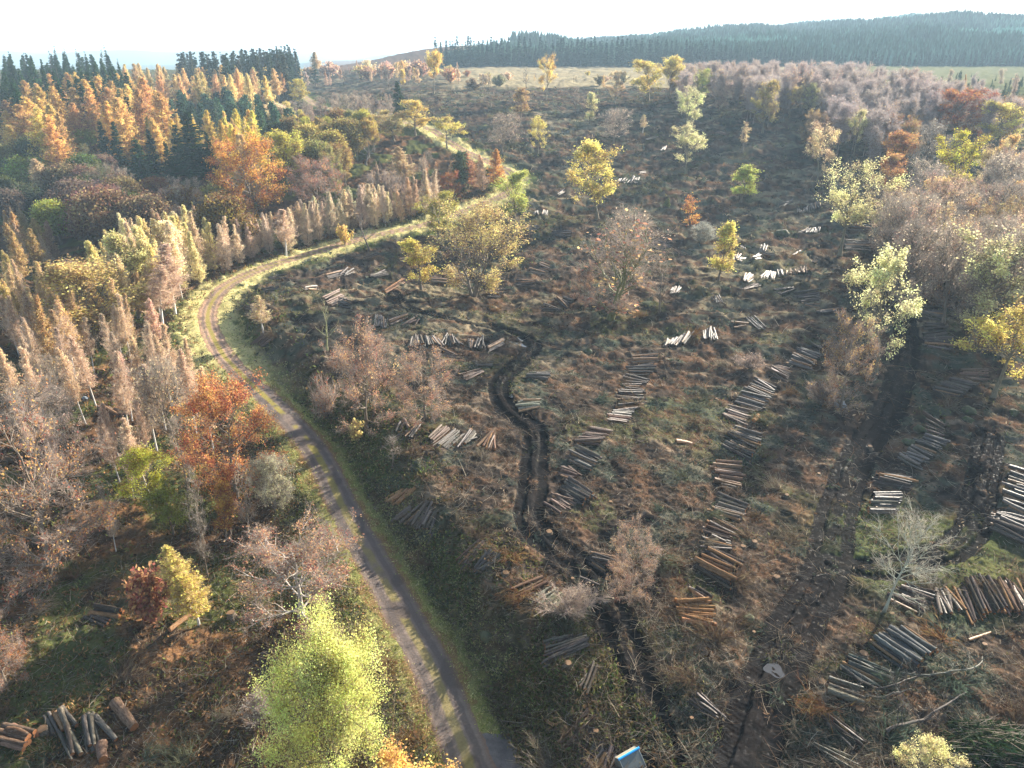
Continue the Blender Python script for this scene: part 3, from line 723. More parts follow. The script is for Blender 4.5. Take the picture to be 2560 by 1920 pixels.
NAME = dict(oak='oak_tree', oakbig='oak_tree', oakbroad='oak_tree', oakopen='oak_tree', column='birch_tree', lush='maple_tree', maple='maple_tree', round='broadleaf_tree', roundsmall='broadleaf_tree', beech='beech_tree',
            beechtwig='beech_tree', copper='beech_tree', bare='bare_tree', barepurple='birch_tree', barepale='bare_tree', baremoss='bare_tree', barethin='bare_tree', deadtree='dead_tree', pollard='pollard_tree',
            spruce='spruce_tree', sprucethin='spruce_tree', sprucefar='spruce_tree', larch='larch_tree', larchtall='larch_tree', pine='pine_tree', feather='larch_tree', featherdense='larch_tree', birch='birch_tree',
            birchgold='birch_tree', bush='bush', twigbush='bush', willow='willow_tree')
BARKC = dict(birch=(.62, .60, .56), birchgold=(.62, .60, .56), barepale=(.36, .37, .29), baremoss=(.17, .17, .07), larch=(.22, .15, .11), deadtree=(.12, .10, .085), barepurple=(.28, .22, .19), willow=(.2, .18, .15), beech=(.22, .20, .17), spruce=(.12, .09, .07), oak=(.17, .14, .09), oakopen=(.17, .15, .10), oakbroad=(.17, .15, .09))
_kc = {}
TREES = []                                   # x, y, radius: for keeping logs and scatter sensible
def put(kind, pos, h, w=None, color=(.3, .2, .1), label=None, group=None, bark=None, variant=None, rot=None, var=.12):
    L_ = KIND[kind]; i = _kc.get(kind, 0) if variant is None else variant; _kc[kind] = i + 1
    tm, cm, Hn, Wn = L_[i % len(L_)]
    nm = NAME[kind]
    sz = h / Hn; sx = sz if w is None else np.clip(w / Wn, .4 * sz, 2.6 * sz)
    e = empty(nm, (pos[0], pos[1], gz(pos[0], pos[1]) - .05))
    e.scale = (sx, sx, sz); e.rotation_euler = (rng.normal() * .04, rng.normal() * .04, rng.uniform(0, 6.28) if rot is None else rot)
    j = 1 + var * .35 * rng.normal(size=3) + var * rng.normal()
    cc = np.clip(np.array(color) * np.clip(j, .6, 1.5), .005, .85)
    obj('trunk', tm, e, bark or BARKC.get(kind, (.17, .135, .10)))
    obj('crown', cm, e, cc)
    cat = 'bush' if nm == 'bush' else 'tree'
    tag(e, label, cat, group)
    TREES.append((pos[0], pos[1], (w or Wn * sz) / 2, e.location[2], h))
    return e
def T(kind, bx, by, ty, wpx, color, label, group=None, bark=None, var=.05, top_x=None, **kw):
    """tree by overview readings: foot, top row and crown width"""
    px, py = D(bx, by)
    p = shot(px, py)
    if p is None: return None
    d = ray(*D(bx, ty)); rg = math.hypot(p[0], p[1])
    h = CAMH + d[2] * rg / math.hypot(d[0], d[1]) - p[2]
    dep = p[1] * math.cos(PITCH) - (p[2] + h * .6 - CAMH) * math.sin(PITCH)
    w = wpx / .8640625 / FPX * dep
    return put(kind, p, max(h, .8), w, color, label, group, bark, var=var, **kw)
def TT(kind, tx, ty, h, wpx, color, label, group=None, bark=None, var=.05, **kw):
    """tree by the place of its top and a known height (foot hidden)"""
    p = hit(*D(tx, ty), zmac, h)
    if p is None: return None
    dep = p[1] * math.cos(PITCH) - (p[2] + h * .6 - CAMH) * math.sin(PITCH)
    return put(kind, p, h, None if wpx is None else wpx / .8640625 / FPX * dep, color, label, group, bark, var=var, **kw)
def inpoly(poly, x, y):
    c = False; n = len(poly)
    for i in range(n):
        x1, y1 = poly[i]; x2, y2 = poly[i - 1]
        if (y1 > y) != (y2 > y) and x < (x2 - x1) * (y - y1) / (y2 - y1) + x1: c = not c
    return c
def project(p):
    d = np.array([p[0], p[1], p[2] - CAMH]); f = d[1] * math.cos(PITCH) - d[2] * math.sin(PITCH); dn = -d[1] * math.sin(PITCH) - d[2] * math.cos(PITCH)
    return CX + FPX * d[0] / f, CY + FPX * dn / f, f
def rect(p, h, w):
    x0, yb, f = project(p); _, yt, _ = project((p[0], p[1], p[2] + h))
    return x0 - w * FPX / f * .5, x0 + w * FPX / f * .5, yt, yb, f
GUARD = []
def covers(p, h, w, lim=.12):
    a0, a1, at_, ab, f = rect(p, h, w)
    for (b0, b1, bt, bb, g) in GUARD:
        if f < g - .5:
            ix = min(a1, b1) - max(a0, b0); iy = min(ab, bb) - max(at_, bt)
            if ix > 0 and iy > 0 and ix * iy > lim * (b1 - b0) * (bb - bt): return True
    return False
def too_near_road(p):
    d = polydist(ROAD, [p[0]], [p[1]])[0][0]; r = math.hypot(p[0], p[1])
    return abs(d) < 3.6 or (0 < d < 45 and 78 < r < 230) or (d < 0 and d > -(8.5 if r < 140 else 6.0) and 78 < r < 240)
def zone(poly, kl, n, h, sep, label, group, colors, hv=.15, wv=1.0, onbase=False, avoid=True, var=.14):
    """n trees whose tops (or feet) fall inside an overview polygon; kl = [(kind, weight)]"""
    xs = [p[0] for p in poly]; ys = [p[1] for p in poly]; done = []; tries = 0
    ks = [k for k, _ in kl]; ws = np.array([w for _, w in kl], float); ws /= ws.sum()
    while len(done) < n and tries < n * 60:
        tries += 1
        x, y = random.uniform(min(xs), max(xs)), random.uniform(min(ys), max(ys))
        if not inpoly(poly, x, y): continue
        hh = h * (1 + hv * random.uniform(-1, 1))
        p = hit(*D(x, y), zmac, 0 if onbase else hh)
        if p is None or any((p[0] - a) ** 2 + (p[1] - b) ** 2 < sep * sep for a, b in done): continue
        if avoid and (any((p[0] - a) ** 2 + (p[1] - b) ** 2 < (.55 * c_) ** 2 for a, b, c_, _z, _h in KEEP) or too_near_road(p)): continue
        k = ks[rng.choice(len(ks), p=ws)]
        if avoid and covers(p, hh, KIND[k][0][3] * hh / KIND[k][0][2] * wv): continue
        col = colors[k] if isinstance(colors, dict) else colors
        col = col[rng.integers(len(col))] if isinstance(col, list) else col
        tm, cm, Hn, Wn = KIND[k][0]
        lab = label[k] if isinstance(label, dict) else label
        put(k, p, hh, Wn * hh / Hn * wv * random.uniform(.85, 1.2), col, lab, group if not isinstance(group, dict) else group[k], var=var)
        done.append((p[0], p[1]))
    return len(done)
KEEP = []
# ------------------------------------------------------------------ single trees, read off the photograph
YEL = (.66, .54, .17); OCH = (.60, .46, .20); PALE = (.68, .62, .33); LIME = (.48, .50, .13); GOLD = (.70, .50, .17); ORG = (.60, .31, .10); COP = (.42, .165, .07)
RUST = (.52, .28, .17); PINK = (.60, .43, .34); GRN = (.10, .12, .04); OLV = (.26, .23, .08); DKG = (.040, .075, .030); BLG = (.085, .14, .085); TAN = (.66, .50, .31); BRN = (.26, .17, .10); PGRN = (.50, .50, .22)
def single():
    # felled clearing
    T('oak', 1290, 470, 300, 92, YEL, 'tall oval yellow oak with thick trunk standing alone in mid clearing')
    T('oakbroad', 1812, 556, 342, 165, PALE, 'tall pale yellow oak with wide flat spreading top and long bare trunk')
    T('oakopen', 1480, 292, 185, 55, PALE, 'narrow pale yellow oak at the far side, upper of a stacked pair')
    T('oakopen', 1482, 376, 268, 66, PALE, 'narrow pale oak just below another on the far slope')
    T('column', 1600, 432, 350, 52, LIME, 'small lime yellow birch between the far oaks and the log rows')
    T('pollard', 1490, 512, 416, 42, ORG, 'pollarded trunk with a small orange crown and bare side branch')
    T('column', 1551, 612, 482, 50, YEL, 'slim bright yellow birch beside the white flowering bush')
    T('willow', 1522, 522, 478, 62, (.42, .46, .38), 'pale grey green rounded bush beside the slim yellow birch')
    T('oakbig', 1022, 642, 432, 205, OCH, 'large many stemmed ochre oak right of the track, widest tree of the clearing')
    T('column', 910, 632, 520, 66, YEL, 'small yellow oak left of the large many stemmed ochre oak')
    T('oak', 948, 512, 412, 95, (.42, .36, .10), 'greenish ochre oak beside the track behind the large many stemmed oak')
    T('oak', 1112, 492, 376, 76, LIME, 'lime yellow oak where the far track disappears')
    T('oakopen', 1162, 336, 256, 46, YEL, 'small yellow oak with two round crowns on the far slope')
    T('column', 1125, 256, 190, 36, (.42, .30, .14), 'brownish yellow narrow birch on the upper slope')
    T('oakopen', 1180, 216, 116, 40, GOLD, 'golden leaning double oak near the top of the clearing')
    T('barethin', 1242, 246, 186, 18, RUST, 'thin rusty sapling on the upper slope right of the golden double oak', bark=(.2, .12, .08))
    T('column', 1273, 268, 198, 24, PALE, 'thin sapling with a small yellow top on the upper slope')
    T('bare', 1084, 332, 245, 76, PINK, 'bare brownish tree with rusty lower branches left of the twin crowned yellow oak')
    T('bare', 1325, 312, 232, 66, PINK, 'bare pinkish tree on the dark slope below the yellow grove')
    T('birch', 1388, 290, 250, 24, PALE, 'thin white stemmed bare birch on the dark slope')
    T('oakopen', 966, 322, 247, 62, YEL, 'yellow oak with two crowns beside the bend of the far track')
    T('oak', 937, 204, 110, 32, GOLD, 'tall slim golden oak at the top edge of the clearing')
    T('spruce', 866, 252, 172, 28, DKG, 'lone narrow dark green spruce left of the far clearing')
    T('oak', 897, 292, 215, 60, GOLD, 'golden oak below the lone dark spruce')
    T('oak', 850, 305, 240, 72, OCH, 'round golden brown oak at the edge of the olive wood')
    T('deadtree', 798, 543, 440, 80, BRN, 'dark leafless tree with crooked branches beside the track verge')
    T('bush', 745, 528, 486, 34, GOLD, 'small round golden bush beside the track')
    T('deadtree', 706, 756, 640, 80, BRN, 'leafless leaning tree with mossy trunk in the brash near the bend', bark=(.30, .30, .14))
    T('birch', 570, 722, 640, 40, PALE, 'small bare birch above the log pile by the track bend')
    T('beechtwig', 792, 922, 688, 132, RUST, 'tall twiggy pink beech right of the track, left of a pair')
    T('beechtwig', 918, 912, 750, 135, RUST, 'twiggy rust beech between the pink beech and the muddy ruts')
    T('twigbush', 708, 905, 812, 62, (.40, .17, .08), 'copper orange bush at the foot of the twiggy pink beech')
    T('baremoss', 1318, 692, 470, 175, RUST, 'twin stemmed mossy bare tree with rusty leaves in the middle of the clearing')
    T('bare', 1352, 640, 448, 130, PINK, 'pinkish bare tree behind the twin stemmed mossy tree')
    T('beechtwig', 1262, 660, 560, 60, RUST, 'small rusty beech left of the twin stemmed mossy tree')
    T('barethin', 1424, 682, 556, 56, (.3, .3, .2), 'thin bare sapling right of the twin stemmed mossy tree')
    T('beechtwig', 1815, 882, 672, 105, (.46, .27, .12), 'bare tree with orange lower leaves standing above a grey boulder')
    T('twigbush', 1772, 872, 815, 75, (.40, .22, .11), 'orange low bush beside the grey boulder')
    T('oakopen', 1892, 806, 536, 140, PALE, 'open crowned pale yellow oak left of the upper right log rows')
    T('oakopen', 2094, 752, 494, 180, PALE, 'big pale yellow oak at the foot of the right hand wood')
    T('oakopen', 2146, 856, 640, 155, YEL, 'yellow oak nearest the right edge beside the muddy track')
    T('barepale', 1909, 1322, 1085, 175, PALE, 'pale leafless tree leaning beside the muddy track junction', rot=0.2)
    T('oakopen', 1968, 1700, 1560, 105, PALE, 'small half bare tree with a few yellow leaves at the bottom right')
    T('beechtwig', 1362, 1292, 1118, 105, (.38, .22, .13), 'thin rusty sapling beside the left harvester rut')
    T('twigbush', 1230, 1330, 1270, 120, (.42, .32, .24), 'pinkish twiggy brush heap between log piles left of the ruts', bark=(.4, .3, .25))
    T('oakopen', 1765, 398, 268, 62, TAN, 'half bare oak leaning right on the far slope, left of two')
    T('oakopen', 1843, 340, 238, 48, PALE, 'thin pale yellow oak beside the half bare leaning oak')
    T('pollard', 1603, 328, 262, 20, TAN, 'thin broken trunk with a tuft of leaves on the far slope')
    T('oak', 1400, 216, 128, 70, YEL, 'yellow oak of the far grove, widest at its left end')
    T('oak', 1441, 220, 120, 48, YEL, 'taller yellow oak of the far grove, right of the widest one')
    T('oak', 1328, 224, 152, 36, TAN, 'tan narrow oak left of the far yellow grove')
    T('oak', 1513, 217, 151, 44, LIME, 'lime green oak in front of the grey birch wood')
    T('oak', 1647, 290, 176, 52, (.40, .32, .13), 'thin yellowish oak before the dark edge of the birch wood')
    T('oak', 1704, 256, 186, 42, OCH, 'ochre oak at the edge of the birch wood, left of a pair')
    T('oak', 1746, 252, 182, 40, PALE, 'pale yellow oak at the edge of the birch wood, right of a pair')
    T('oak', 1556, 243, 171, 46, PINK, 'pinkish oak between the lime oak and the birch wood')
    T('barethin', 841, 195, 130, 22, TAN, 'thin bare tree on the far skyline slope')
    T('barethin', 1047, 222, 158, 16, TAN, 'dark dead trunk on the far slope left of the slim golden oak')
    T('barethin', 1061, 230, 152, 22, ORG, 'thin rusty tree on the far slope')
    T('barethin', 1137, 190, 144, 20, ORG, 'thin orange topped sapling at the far clearing edge')
    T('spruce', 1440, 445, 424, 16, (.2, .22, .08), 'tiny pale conifer sapling in the middle of the clearing')
    T('twigbush', 1620, 800, 770, 60, PINK, 'low grey twig heap right of the log pile with pale ends')
    T('bush', 772, 950, 905, 36, OCH, 'small ochre bush at the top of the track bank')
    T('barethin', 848, 1010, 940, 40, (.4, .38, .33), 'small pale leafless sapling on the bank above the track')
    # woods beside the near track
    T('lush', 742, 1745, 1322, 215, (.60, .60, .21), 'large lush yellow green maple beside the near track', rot=1.0)
    TT('maple', 872, 1665, 8, 190, (.72, .52, .18), 'golden orange tree top cut off by the bottom edge')
    T('copper', 512, 1075, 812, 205, (.56, .25, .11), 'bright copper orange beech overhanging the near track')
    T('willow', 596, 1098, 975, 90, (.50, .44, .30), 'grey yellow round willow below the copper beech')
    T('column', 487, 1150, 1038, 52, ORG, 'small orange sapling left of the grey yellow willow')
    T('maple', 326, 1100, 965, 95, (.50, .46, .08), 'bright yellow maple among the dark foreground woods')
    T('maple', 375, 1150, 1040, 85, (.26, .28, .06), 'dull green yellow tree below the bright yellow maple')
    T('beechtwig', 118, 1250, 835, 275, (.50, .25, .12), 'big half bare copper beech at the left edge')
    T('beechtwig', 652, 1330, 1128, 235, RUST, 'pale twigged spreading beech with rusty lower leaves beside the near track', bark=(.42, .38, .33))
    T('bush', 337, 1345, 1236, 98, (.44, .22, .13), 'dense rusty red bush in the left foreground')
    T('birchgold', 415, 1330, 1175, 62, (.58, .48, .16), 'bright yellow small birch right of the rusty red bush, upper of two')
    T('birchgold', 432, 1358, 1250, 80, (.58, .46, .13), 'bright yellow small birch right of the rusty red bush, lower of two')
    T('beechtwig', 15, 1480, 1290, 110, COP, 'rusty branches of a beech reaching in at the left edge')
    T('twigbush', 570, 1560, 1505, 85, (.5, .48, .38), 'white dead branch heap left of the lush maple', bark=(.6, .57, .5))
    T('bare', 385, 985, 760, 120, TAN, 'dark trunked bare tree near the left side of the track')
    T('oak', 205, 740, 545, 178, OCH, 'broad round ochre oak in the pale birch wood')
    T('round', 132, 524, 428, 86, (.34, .34, .07), 'round yellow green oak alone before the dark wood')
    T('birch', 352, 706, 575, 66, PINK, 'pink twigged white birch by the track bend, left of a pair', bark=(.7, .68, .64))
    T('birch', 378, 680, 520, 70, PINK, 'tall pink twigged white birch by the track bend, right of a pair', bark=(.7, .68, .64))
    T('birchgold', 322, 700, 610, 46, OCH, 'small yellow topped white birch behind the birch pair at the bend')
    T('birch', 618, 552, 450, 62, PINK, 'white stemmed bare birch in front of the larch row by the track')
    T('beechtwig', 420, 505, 380, 85, (.42, .36, .25), 'grey lichen covered tree in front of the dark wood')
    T('copper', 548, 472, 298, 150, (.58, .28, .08), 'huge orange copper beech in the middle of the left wood')
    T('oak', 628, 425, 282, 84, (.50, .44, .10), 'yellow oak right of the huge copper beech')
    T('beechtwig', 690, 470, 338, 110, (.46, .20, .12), 'pink red twiggy beech right of the yellow oak')
    T('round', 335, 420, 384, 60, COP, 'small red brown beech before the dark wood')
    TT('roundsmall', 52, 338, 13, 92, (.24, .27, .06), 'broad green broadleaf with yellow top at the left edge')
    TT('roundsmall', 186, 282, 11, 50, (.38, .38, .08), 'lime yellow round tree below the orange larches')
    T('spruce', 430, 385, 246, 70, DKG, 'largest dark green spruce in the middle of the left wood')
    T('spruce', 392, 372, 268, 36, DKG, 'dark spruce just left of the largest spruce')
    T('spruce', 310, 400, 298, 44, (.055, .10, .035), 'dark green spruce with sunlit right side')
    T('spruce', 338, 375, 277, 30, DKG, 'thin dark spruce between the sunlit spruce and the largest one')
    T('spruce', 372, 390, 305, 26, DKG, 'short dark spruce in shade below the larches')
    T('spruce', 265, 385, 262, 32, DKG, 'dark spruce at the left of the spruce group')
    T('spruce', 240, 375, 262, 28, DKG, 'dim dark spruce leftmost of the spruce group')
    T('spruce', 458, 370, 285, 26, DKG, 'narrow dark spruce right of the largest spruce')
    T('larch', 108, 450, 340, 46, TAN, 'solitary pale orange larch before the green oak')
    TT('dense_dark', 600, 268, 12, 52, (.035, .055, .022), 'very dark evergreen tree behind the yellow oak') if 'dense_dark' in KIND else TT('round', 600, 266, 12, 56, (.040, .058, .022), 'very dark round evergreen behind the yellow oak')
    TT('oak', 640, 170, 14, 40, (.50, .40, .10), 'yellow oak at the corner of the larch wood by the far track')
    TT('larchtall', 677, 112, 20, 22, TAN, 'pale larch below the lone skyline spruce')
    TT('sprucethin', 675, 112, 22, 14, DKG, 'single small spruce on the skyline right of the spruce block')
    T('deadtree', 790, 355, 280, 80, TAN, 'dead leafless larch with drooping twigs on the knoll')
    T('larch', 868, 395, 320, 50, TAN, 'pale brown larch below the dead larch')
    T('pine', 995, 420, 330, 34, (.12, .15, .08), 'slim blue green pine among the rusty birches by the track')
    T('larch', 1072, 405, 322, 30, ORG, 'orange pointed larch beside the lime oak')
    T('copper', 975, 432, 372, 62, COP, 'low copper red beech beside the track by the slim pine')
    T('larch', 1012, 410, 335, 44, RUST, 'rusty red birch between the slim pine and the orange larch')
    # upper right wood
    TT('copper', 2084, 196, 15, 120, (.40, .13, .06), 'copper red beech above the right hand wood')
    TT('oak', 2085, 287, 17, 84, (.52, .46, .07), 'bright yellow crown inside the right hand wood')
    TT('oak', 2180, 218, 15, 90, YEL, 'yellow tree at the right edge behind the copper red beech')
    TT('bare', 2015, 262, 15, 80, (.4, .36, .33), 'grey bare crown at the left shoulder of the right hand wood')
    TT('oak', 1955, 285, 14, 60, (.50, .25, .10), 'orange crowned oak at the left shoulder of the right hand wood')
    TT('oak', 1935, 338, 13, 60, (.48, .25, .11), 'orange brown oak below the left shoulder of the right hand wood')
    KEEP.extend(TREES)
    for (x, y, w_, z_, h_) in TREES:
        a0, a1, at_, ab, f = rect((x, y, z_), h_, w_ * 2)
        GUARD.append((a0, a1, at_, at_ + (ab - at_) * .8, f))
    for a, b in [(440, 690), (455, 735), (480, 770), (510, 800), (450, 655), (475, 630), (520, 600), (571, 578), (655, 553), (720, 533), (760, 521), (840, 500), (1003, 326), (985, 312), (936, 282), (950, 292), (1050, 436), (1000, 455)]:
        q = shot(*D(a, b)); px, py = D(a, b); f = project(q)[2]
        GUARD.append((px - 12, px + 12, py - 9, py + 9, f))
def woods():
    z = zone
    z([(0, 112), (60, 112), (110, 112), (240, 112), (278, 140), (285, 165), (260, 205), (200, 185), (100, 170), (0, 195)], [('spruce', 6), ('sprucethin', 1)], 95, 24, 4.6, {'spruce': 'dense dark green spruce in the skyline stand at the upper left', 'sprucethin': 'thin straggly spruce rising above the skyline stand at the upper left'},
      {'spruce': 'dense spruces at the upper left', 'sprucethin': 'straggly skyline spruces'}, [(.05, .095, .035), (.06, .115, .04), (.045, .085, .035)], wv=1.1)
    for x, y in [(45, 122), (22, 112), (97, 110), (112, 100), (137, 108), (160, 106), (178, 108), (210, 105), (226, 98)]:
        TT('sprucethin', x, y, 27, 15, (.06, .085, .055), 'thin straggly spruce rising above the skyline stand at the upper left', 'straggly skyline spruces', var=.1)
    z([(385, 112), (470, 112), (560, 102), (625, 94), (640, 105), (640, 122), (560, 122), (390, 128)], [('sprucefar', 5), ('sprucethin', 1)], 110, 24, 4, 'dark bluish spruce in the block on the left skyline', 'spruces of the left skyline block', [(.05, .08, .05), (.06, .085, .05), (.08, .085, .06)], wv=1.0)
    z([(0, 205), (40, 180), (90, 158), (180, 148), (270, 160), (330, 165), (340, 200), (280, 205), (260, 245), (240, 280), (120, 262), (0, 285)], [('larch', 1)], 62, 23, 6, 'orange larch in the big stand on the left', 'orange larches on the left', [(.74, .48, .18), (.68, .43, .17), (.74, .53, .20), (.64, .40, .17)], wv=1.35)
    z([(255, 138), (330, 130), (420, 138), (520, 138), (615, 138), (625, 160), (560, 168), (460, 165), (340, 165), (290, 160)], [('larch', 1), ('larchtall', 1)], 52, 20, 6, {'larch': 'pale orange larch in the upper row below the skyline spruces', 'larchtall': 'golden larch with a long bare trunk in the upper row'},
      {'larch': 'pale orange upper larches', 'larchtall': 'long trunked upper larches'}, [(.74, .54, .27), (.72, .49, .25), (.74, .58, .26), (.68, .46, .25)])
    z([(268, 225), (330, 205), (430, 185), (520, 185), (640, 235), (600, 245), (500, 235), (400, 240), (340, 255), (290, 260)], [('pine', 1)], 36, 14, 5, 'blue green pine between the larch stands', 'blue green pines in the left wood', [BLG, (.055, .10, .055), (.09, .15, .09)])
    z([(310, 255), (400, 240), (520, 235), (590, 240), (620, 262), (600, 285), (520, 300), (440, 265), (330, 285)], [('larch', 3), ('larchtall', 1), ('feather', 1)], 34, 18, 5.5, 'golden yellow larch behind the dark spruce group', 'golden larches behind the dark spruces', [(0.71, 0.51, 0.131), (0.73, 0.59, 0.145), (0.66, 0.46, 0.189)])
    z([(0, 290), (120, 285), (210, 300), (280, 345), (340, 395), (470, 395), (480, 425), (330, 430), (180, 410), (0, 410)], [('round', 3), ('roundsmall', 2), ('beech', 2), ('bare', 1)], 58, 13, 6.5, 'shaded broadleaf tree in the dark hollow of the left wood', 'shaded broadleaves of the left hollow', [GRN, OLV, BRN, (.24, .15, .06), (.10, .12, .05), (.22, .12, .09), (.19, .13, .10), (.10, .13, .06)], hv=.25)
    z([(150, 395), (200, 388), (320, 398), (470, 420), (500, 440), (420, 450), (250, 450), (120, 440)], [('beechtwig', 2), ('round', 1)], 18, 12, 6, 'dull purple brown beech in the shaded hollow', 'purple brown beeches of the hollow', [(.20, .12, .10), (.18, .13, .12), (.24, .12, .07)])
    z([(545, 285), (640, 245), (760, 232), (830, 250), (835, 285), (780, 300), (700, 330), (640, 300)], [('round', 2), ('oak', 2)], 26, 13, 5.5, 'olive brown oak in the dense wood above the copper beech', 'olive oaks of the central wood', [OLV, (.30, .24, .07), (.36, .34, .07), (.26, .17, .07), (.38, .28, .09)])
    z([(590, 215), (680, 200), (760, 190), (850, 205), (850, 232), (760, 228), (650, 235)], [('bare', 2), ('beechtwig', 2)], 20, 9, 5, 'pink grey bare tree on the slope above the olive oaks', 'pink grey bare trees of the upper slope', [PINK, (.45, .30, .22), (.40, .26, .20)])
    z([(560, 240), (600, 215), (645, 225), (660, 245), (620, 262)], [('roundsmall', 1), ('oak', 1)], 10, 9, 4, 'small yellow tan tree beside the far end of the track', 'yellow tan trees at the far track', [OCH, TAN, YEL])
    z([(510, 140), (600, 130), (760, 128), (900, 128), (1010, 128), (1010, 148), (900, 152), (720, 155), (560, 160)], [('feather', 3), ('column', 2), ('bush', 2), ('barethin', 1)], 70, 8, 5, 'small golden or rusty tree in the row along the far clearing edge', 'small trees along the far clearing edge', [GOLD, TAN, RUST, PINK, OCH, (.5, .3, .2)], hv=.4, avoid=False)
    z([(1000, 150), (1300, 148), (1420, 155), (1420, 172), (1200, 172), (1000, 170)], [('bush', 2), ('barethin', 2), ('feather', 1)], 26, 4.5, 8, 'low bush or sapling scattered over the pale moor', 'saplings on the pale moor', [TAN, RUST, GOLD, (.3, .26, .16)], hv=.5)
    z([(1990, 150), (2100, 152), (2212, 160), (2212, 186), (2050, 182), (1995, 170)], [('sprucefar', 1)], 46, 4.5, 5, 'young conifer on the green field in front of the far plantation', 'young conifers of the green field', [(.07, .11, .06), (.09, .13, .07)], hv=.5, avoid=False)
    z([(2040, 145), (2212, 150), (2212, 180), (2100, 176)], [('barepurple', 3), ('feather', 1)], 7, 9, 16, 'grey bare tree standing apart on the green field', 'bare trees of the green field', [(.42, .34, .32), (.6, .42, .2)], avoid=False)
    # strip along the track
    z([(195, 520), (245, 478), (270, 462), (330, 452), (420, 440), (470, 468), (470, 500), (400, 520), (320, 545), (240, 560)], [('feather', 3), ('featherdense', 3), ('birchgold', 2), ('column', .5)], 70, 12.5, 2.5, 'pale golden feathery larch in the strip left of the track bend', 'golden larches left of the bend', [(0.75, 0.66, 0.358), (0.73, 0.62, 0.377), (0.78, 0.69, 0.320), (0.68, 0.55, 0.377)], hv=.30, wv=1.1)
    z([(460, 462), (560, 458), (640, 430), (720, 408), (800, 395), (850, 400), (850, 440), (760, 455), (640, 470), (540, 495), (480, 510)], [('feather', 5), ('featherdense', 1), ('birch', 1), ('larch', .6)], 96, 12, 2.5, 'pinkish tan feathery larch in the row along the track', 'pinkish larches along the track', [(0.63, 0.51, 0.395), (0.67, 0.53, 0.358), (0.61, 0.48, 0.415), (0.70, 0.62, 0.415)], hv=.30, wv=1.1)
    z([(850, 400), (900, 372), (960, 345), (1040, 335), (1085, 350), (1060, 380), (980, 400), (900, 425)], [('feather', 4), ('featherdense', 1), ('beechtwig', 1)], 52, 11, 3.4, 'rusty pink birch in the thicket below the far track', 'rusty birches below the far track', [(0.66, 0.46, 0.302), (0.61, 0.42, 0.320), (0.67, 0.39, 0.226), (0.63, 0.51, 0.415)], wv=1.1)
    z([(790, 345), (850, 340), (900, 330), (930, 320), (900, 350), (850, 372), (800, 372)], [('bare', 1), ('feather', 2), ('twigbush', 2)], 16, 6, 5, 'low bare brown tree on the knoll inside the track bend', 'brown trees of the knoll', [BRN, TAN, (.3, .2, .14)], hv=.4)
    z([(0, 545), (60, 560), (130, 560), (190, 590), (120, 660), (60, 640), (0, 650)], [('feather', 2), ('featherdense', 2), ('birch', 2)], 34, 11, 3.6, 'pale tan birch in the wood at the left edge', 'tan birches at the left edge', [TAN, (.55, .38, .17), (.58, .42, .16), (.46, .32, .20)])
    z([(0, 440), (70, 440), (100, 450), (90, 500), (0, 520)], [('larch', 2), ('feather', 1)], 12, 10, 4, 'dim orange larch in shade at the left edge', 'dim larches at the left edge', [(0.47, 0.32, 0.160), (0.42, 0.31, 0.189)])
    z([(230, 560), (300, 560), (340, 600), (430, 560), (470, 520), (480, 560), (400, 640), (300, 650), (240, 640)], [('birch', 3), ('birchgold', 1), ('feather', 2)], 30, 10.5, 3.2, 'white stemmed birch with thin tan crown near the bend', 'white stemmed birches near the bend', [TAN, PINK, OCH])
    z([(0, 690), (120, 690), (240, 660), (320, 690), (410, 735), (440, 800), (330, 790), (200, 760), (80, 760), (0, 780)], [('birch', 6), ('bare', 1), ('birchgold', 1)], 36, 10.5, 4.2, {'birch': 'grey twigged white birch in the thin wood left of the near track', 'bare': 'bare grey tree in the thin wood left of the near track', 'birchgold': 'yellowish white birch in the thin wood left of the near track'},
      {'birch': 'grey birches left of the near track', 'bare': 'bare grey trees left of the near track', 'birchgold': 'yellowish birches left of the near track'}, [PINK, TAN, (.45, .38, .28)])
    z([(0, 830), (90, 800), (170, 820), (260, 860), (330, 880), (330, 930), (200, 900), (60, 900)], [('birch', 2), ('bare', 2)], 12, 9, 5, 'bare tree around the big copper beech at the left', 'bare trees around the copper beech', [PINK, (.4, .3, .2)])
    z([(400, 900), (440, 1150), (500, 1180), (560, 1130), (470, 1290), (420, 1200), (250, 1200), (190, 1050), (280, 960)], [('birch', 2), ('barethin', 3)], 12, 8, 4, 'thin bare sapling in the shaded foreground wood', 'thin saplings of the foreground wood', [PINK, TAN], hv=.3, onbase=True)
    # right
    z([(1440, 140), (1560, 130), (1640, 128), (1760, 132), (1850, 132), (2000, 150), (2090, 175), (2212, 205), (2212, 240), (2150, 232), (2060, 200), (1970, 212), (1900, 240), (1830, 228), (1700, 180), (1600, 168), (1500, 160)], [('barepurple', 1)], 190, 15, 5.2, 'grey purple bare birch in the wood on the right', 'bare birches of the right wood', [(.42, .34, .32), (.42, .33, .28), (.44, .32, .24), (.50, .32, .18)], wv=1.2)
    z([(1760, 225), (1900, 245), (1980, 240), (2000, 260), (1900, 270), (1760, 250)], [('beech', 1), ('barepurple', 2)], 14, 13, 5, 'rusty brown tree along the shaded front of the birch wood', 'rusty trees at the front of the birch wood', [(.40, .19, .08), (.30, .18, .11), (.36, .24, .10)])
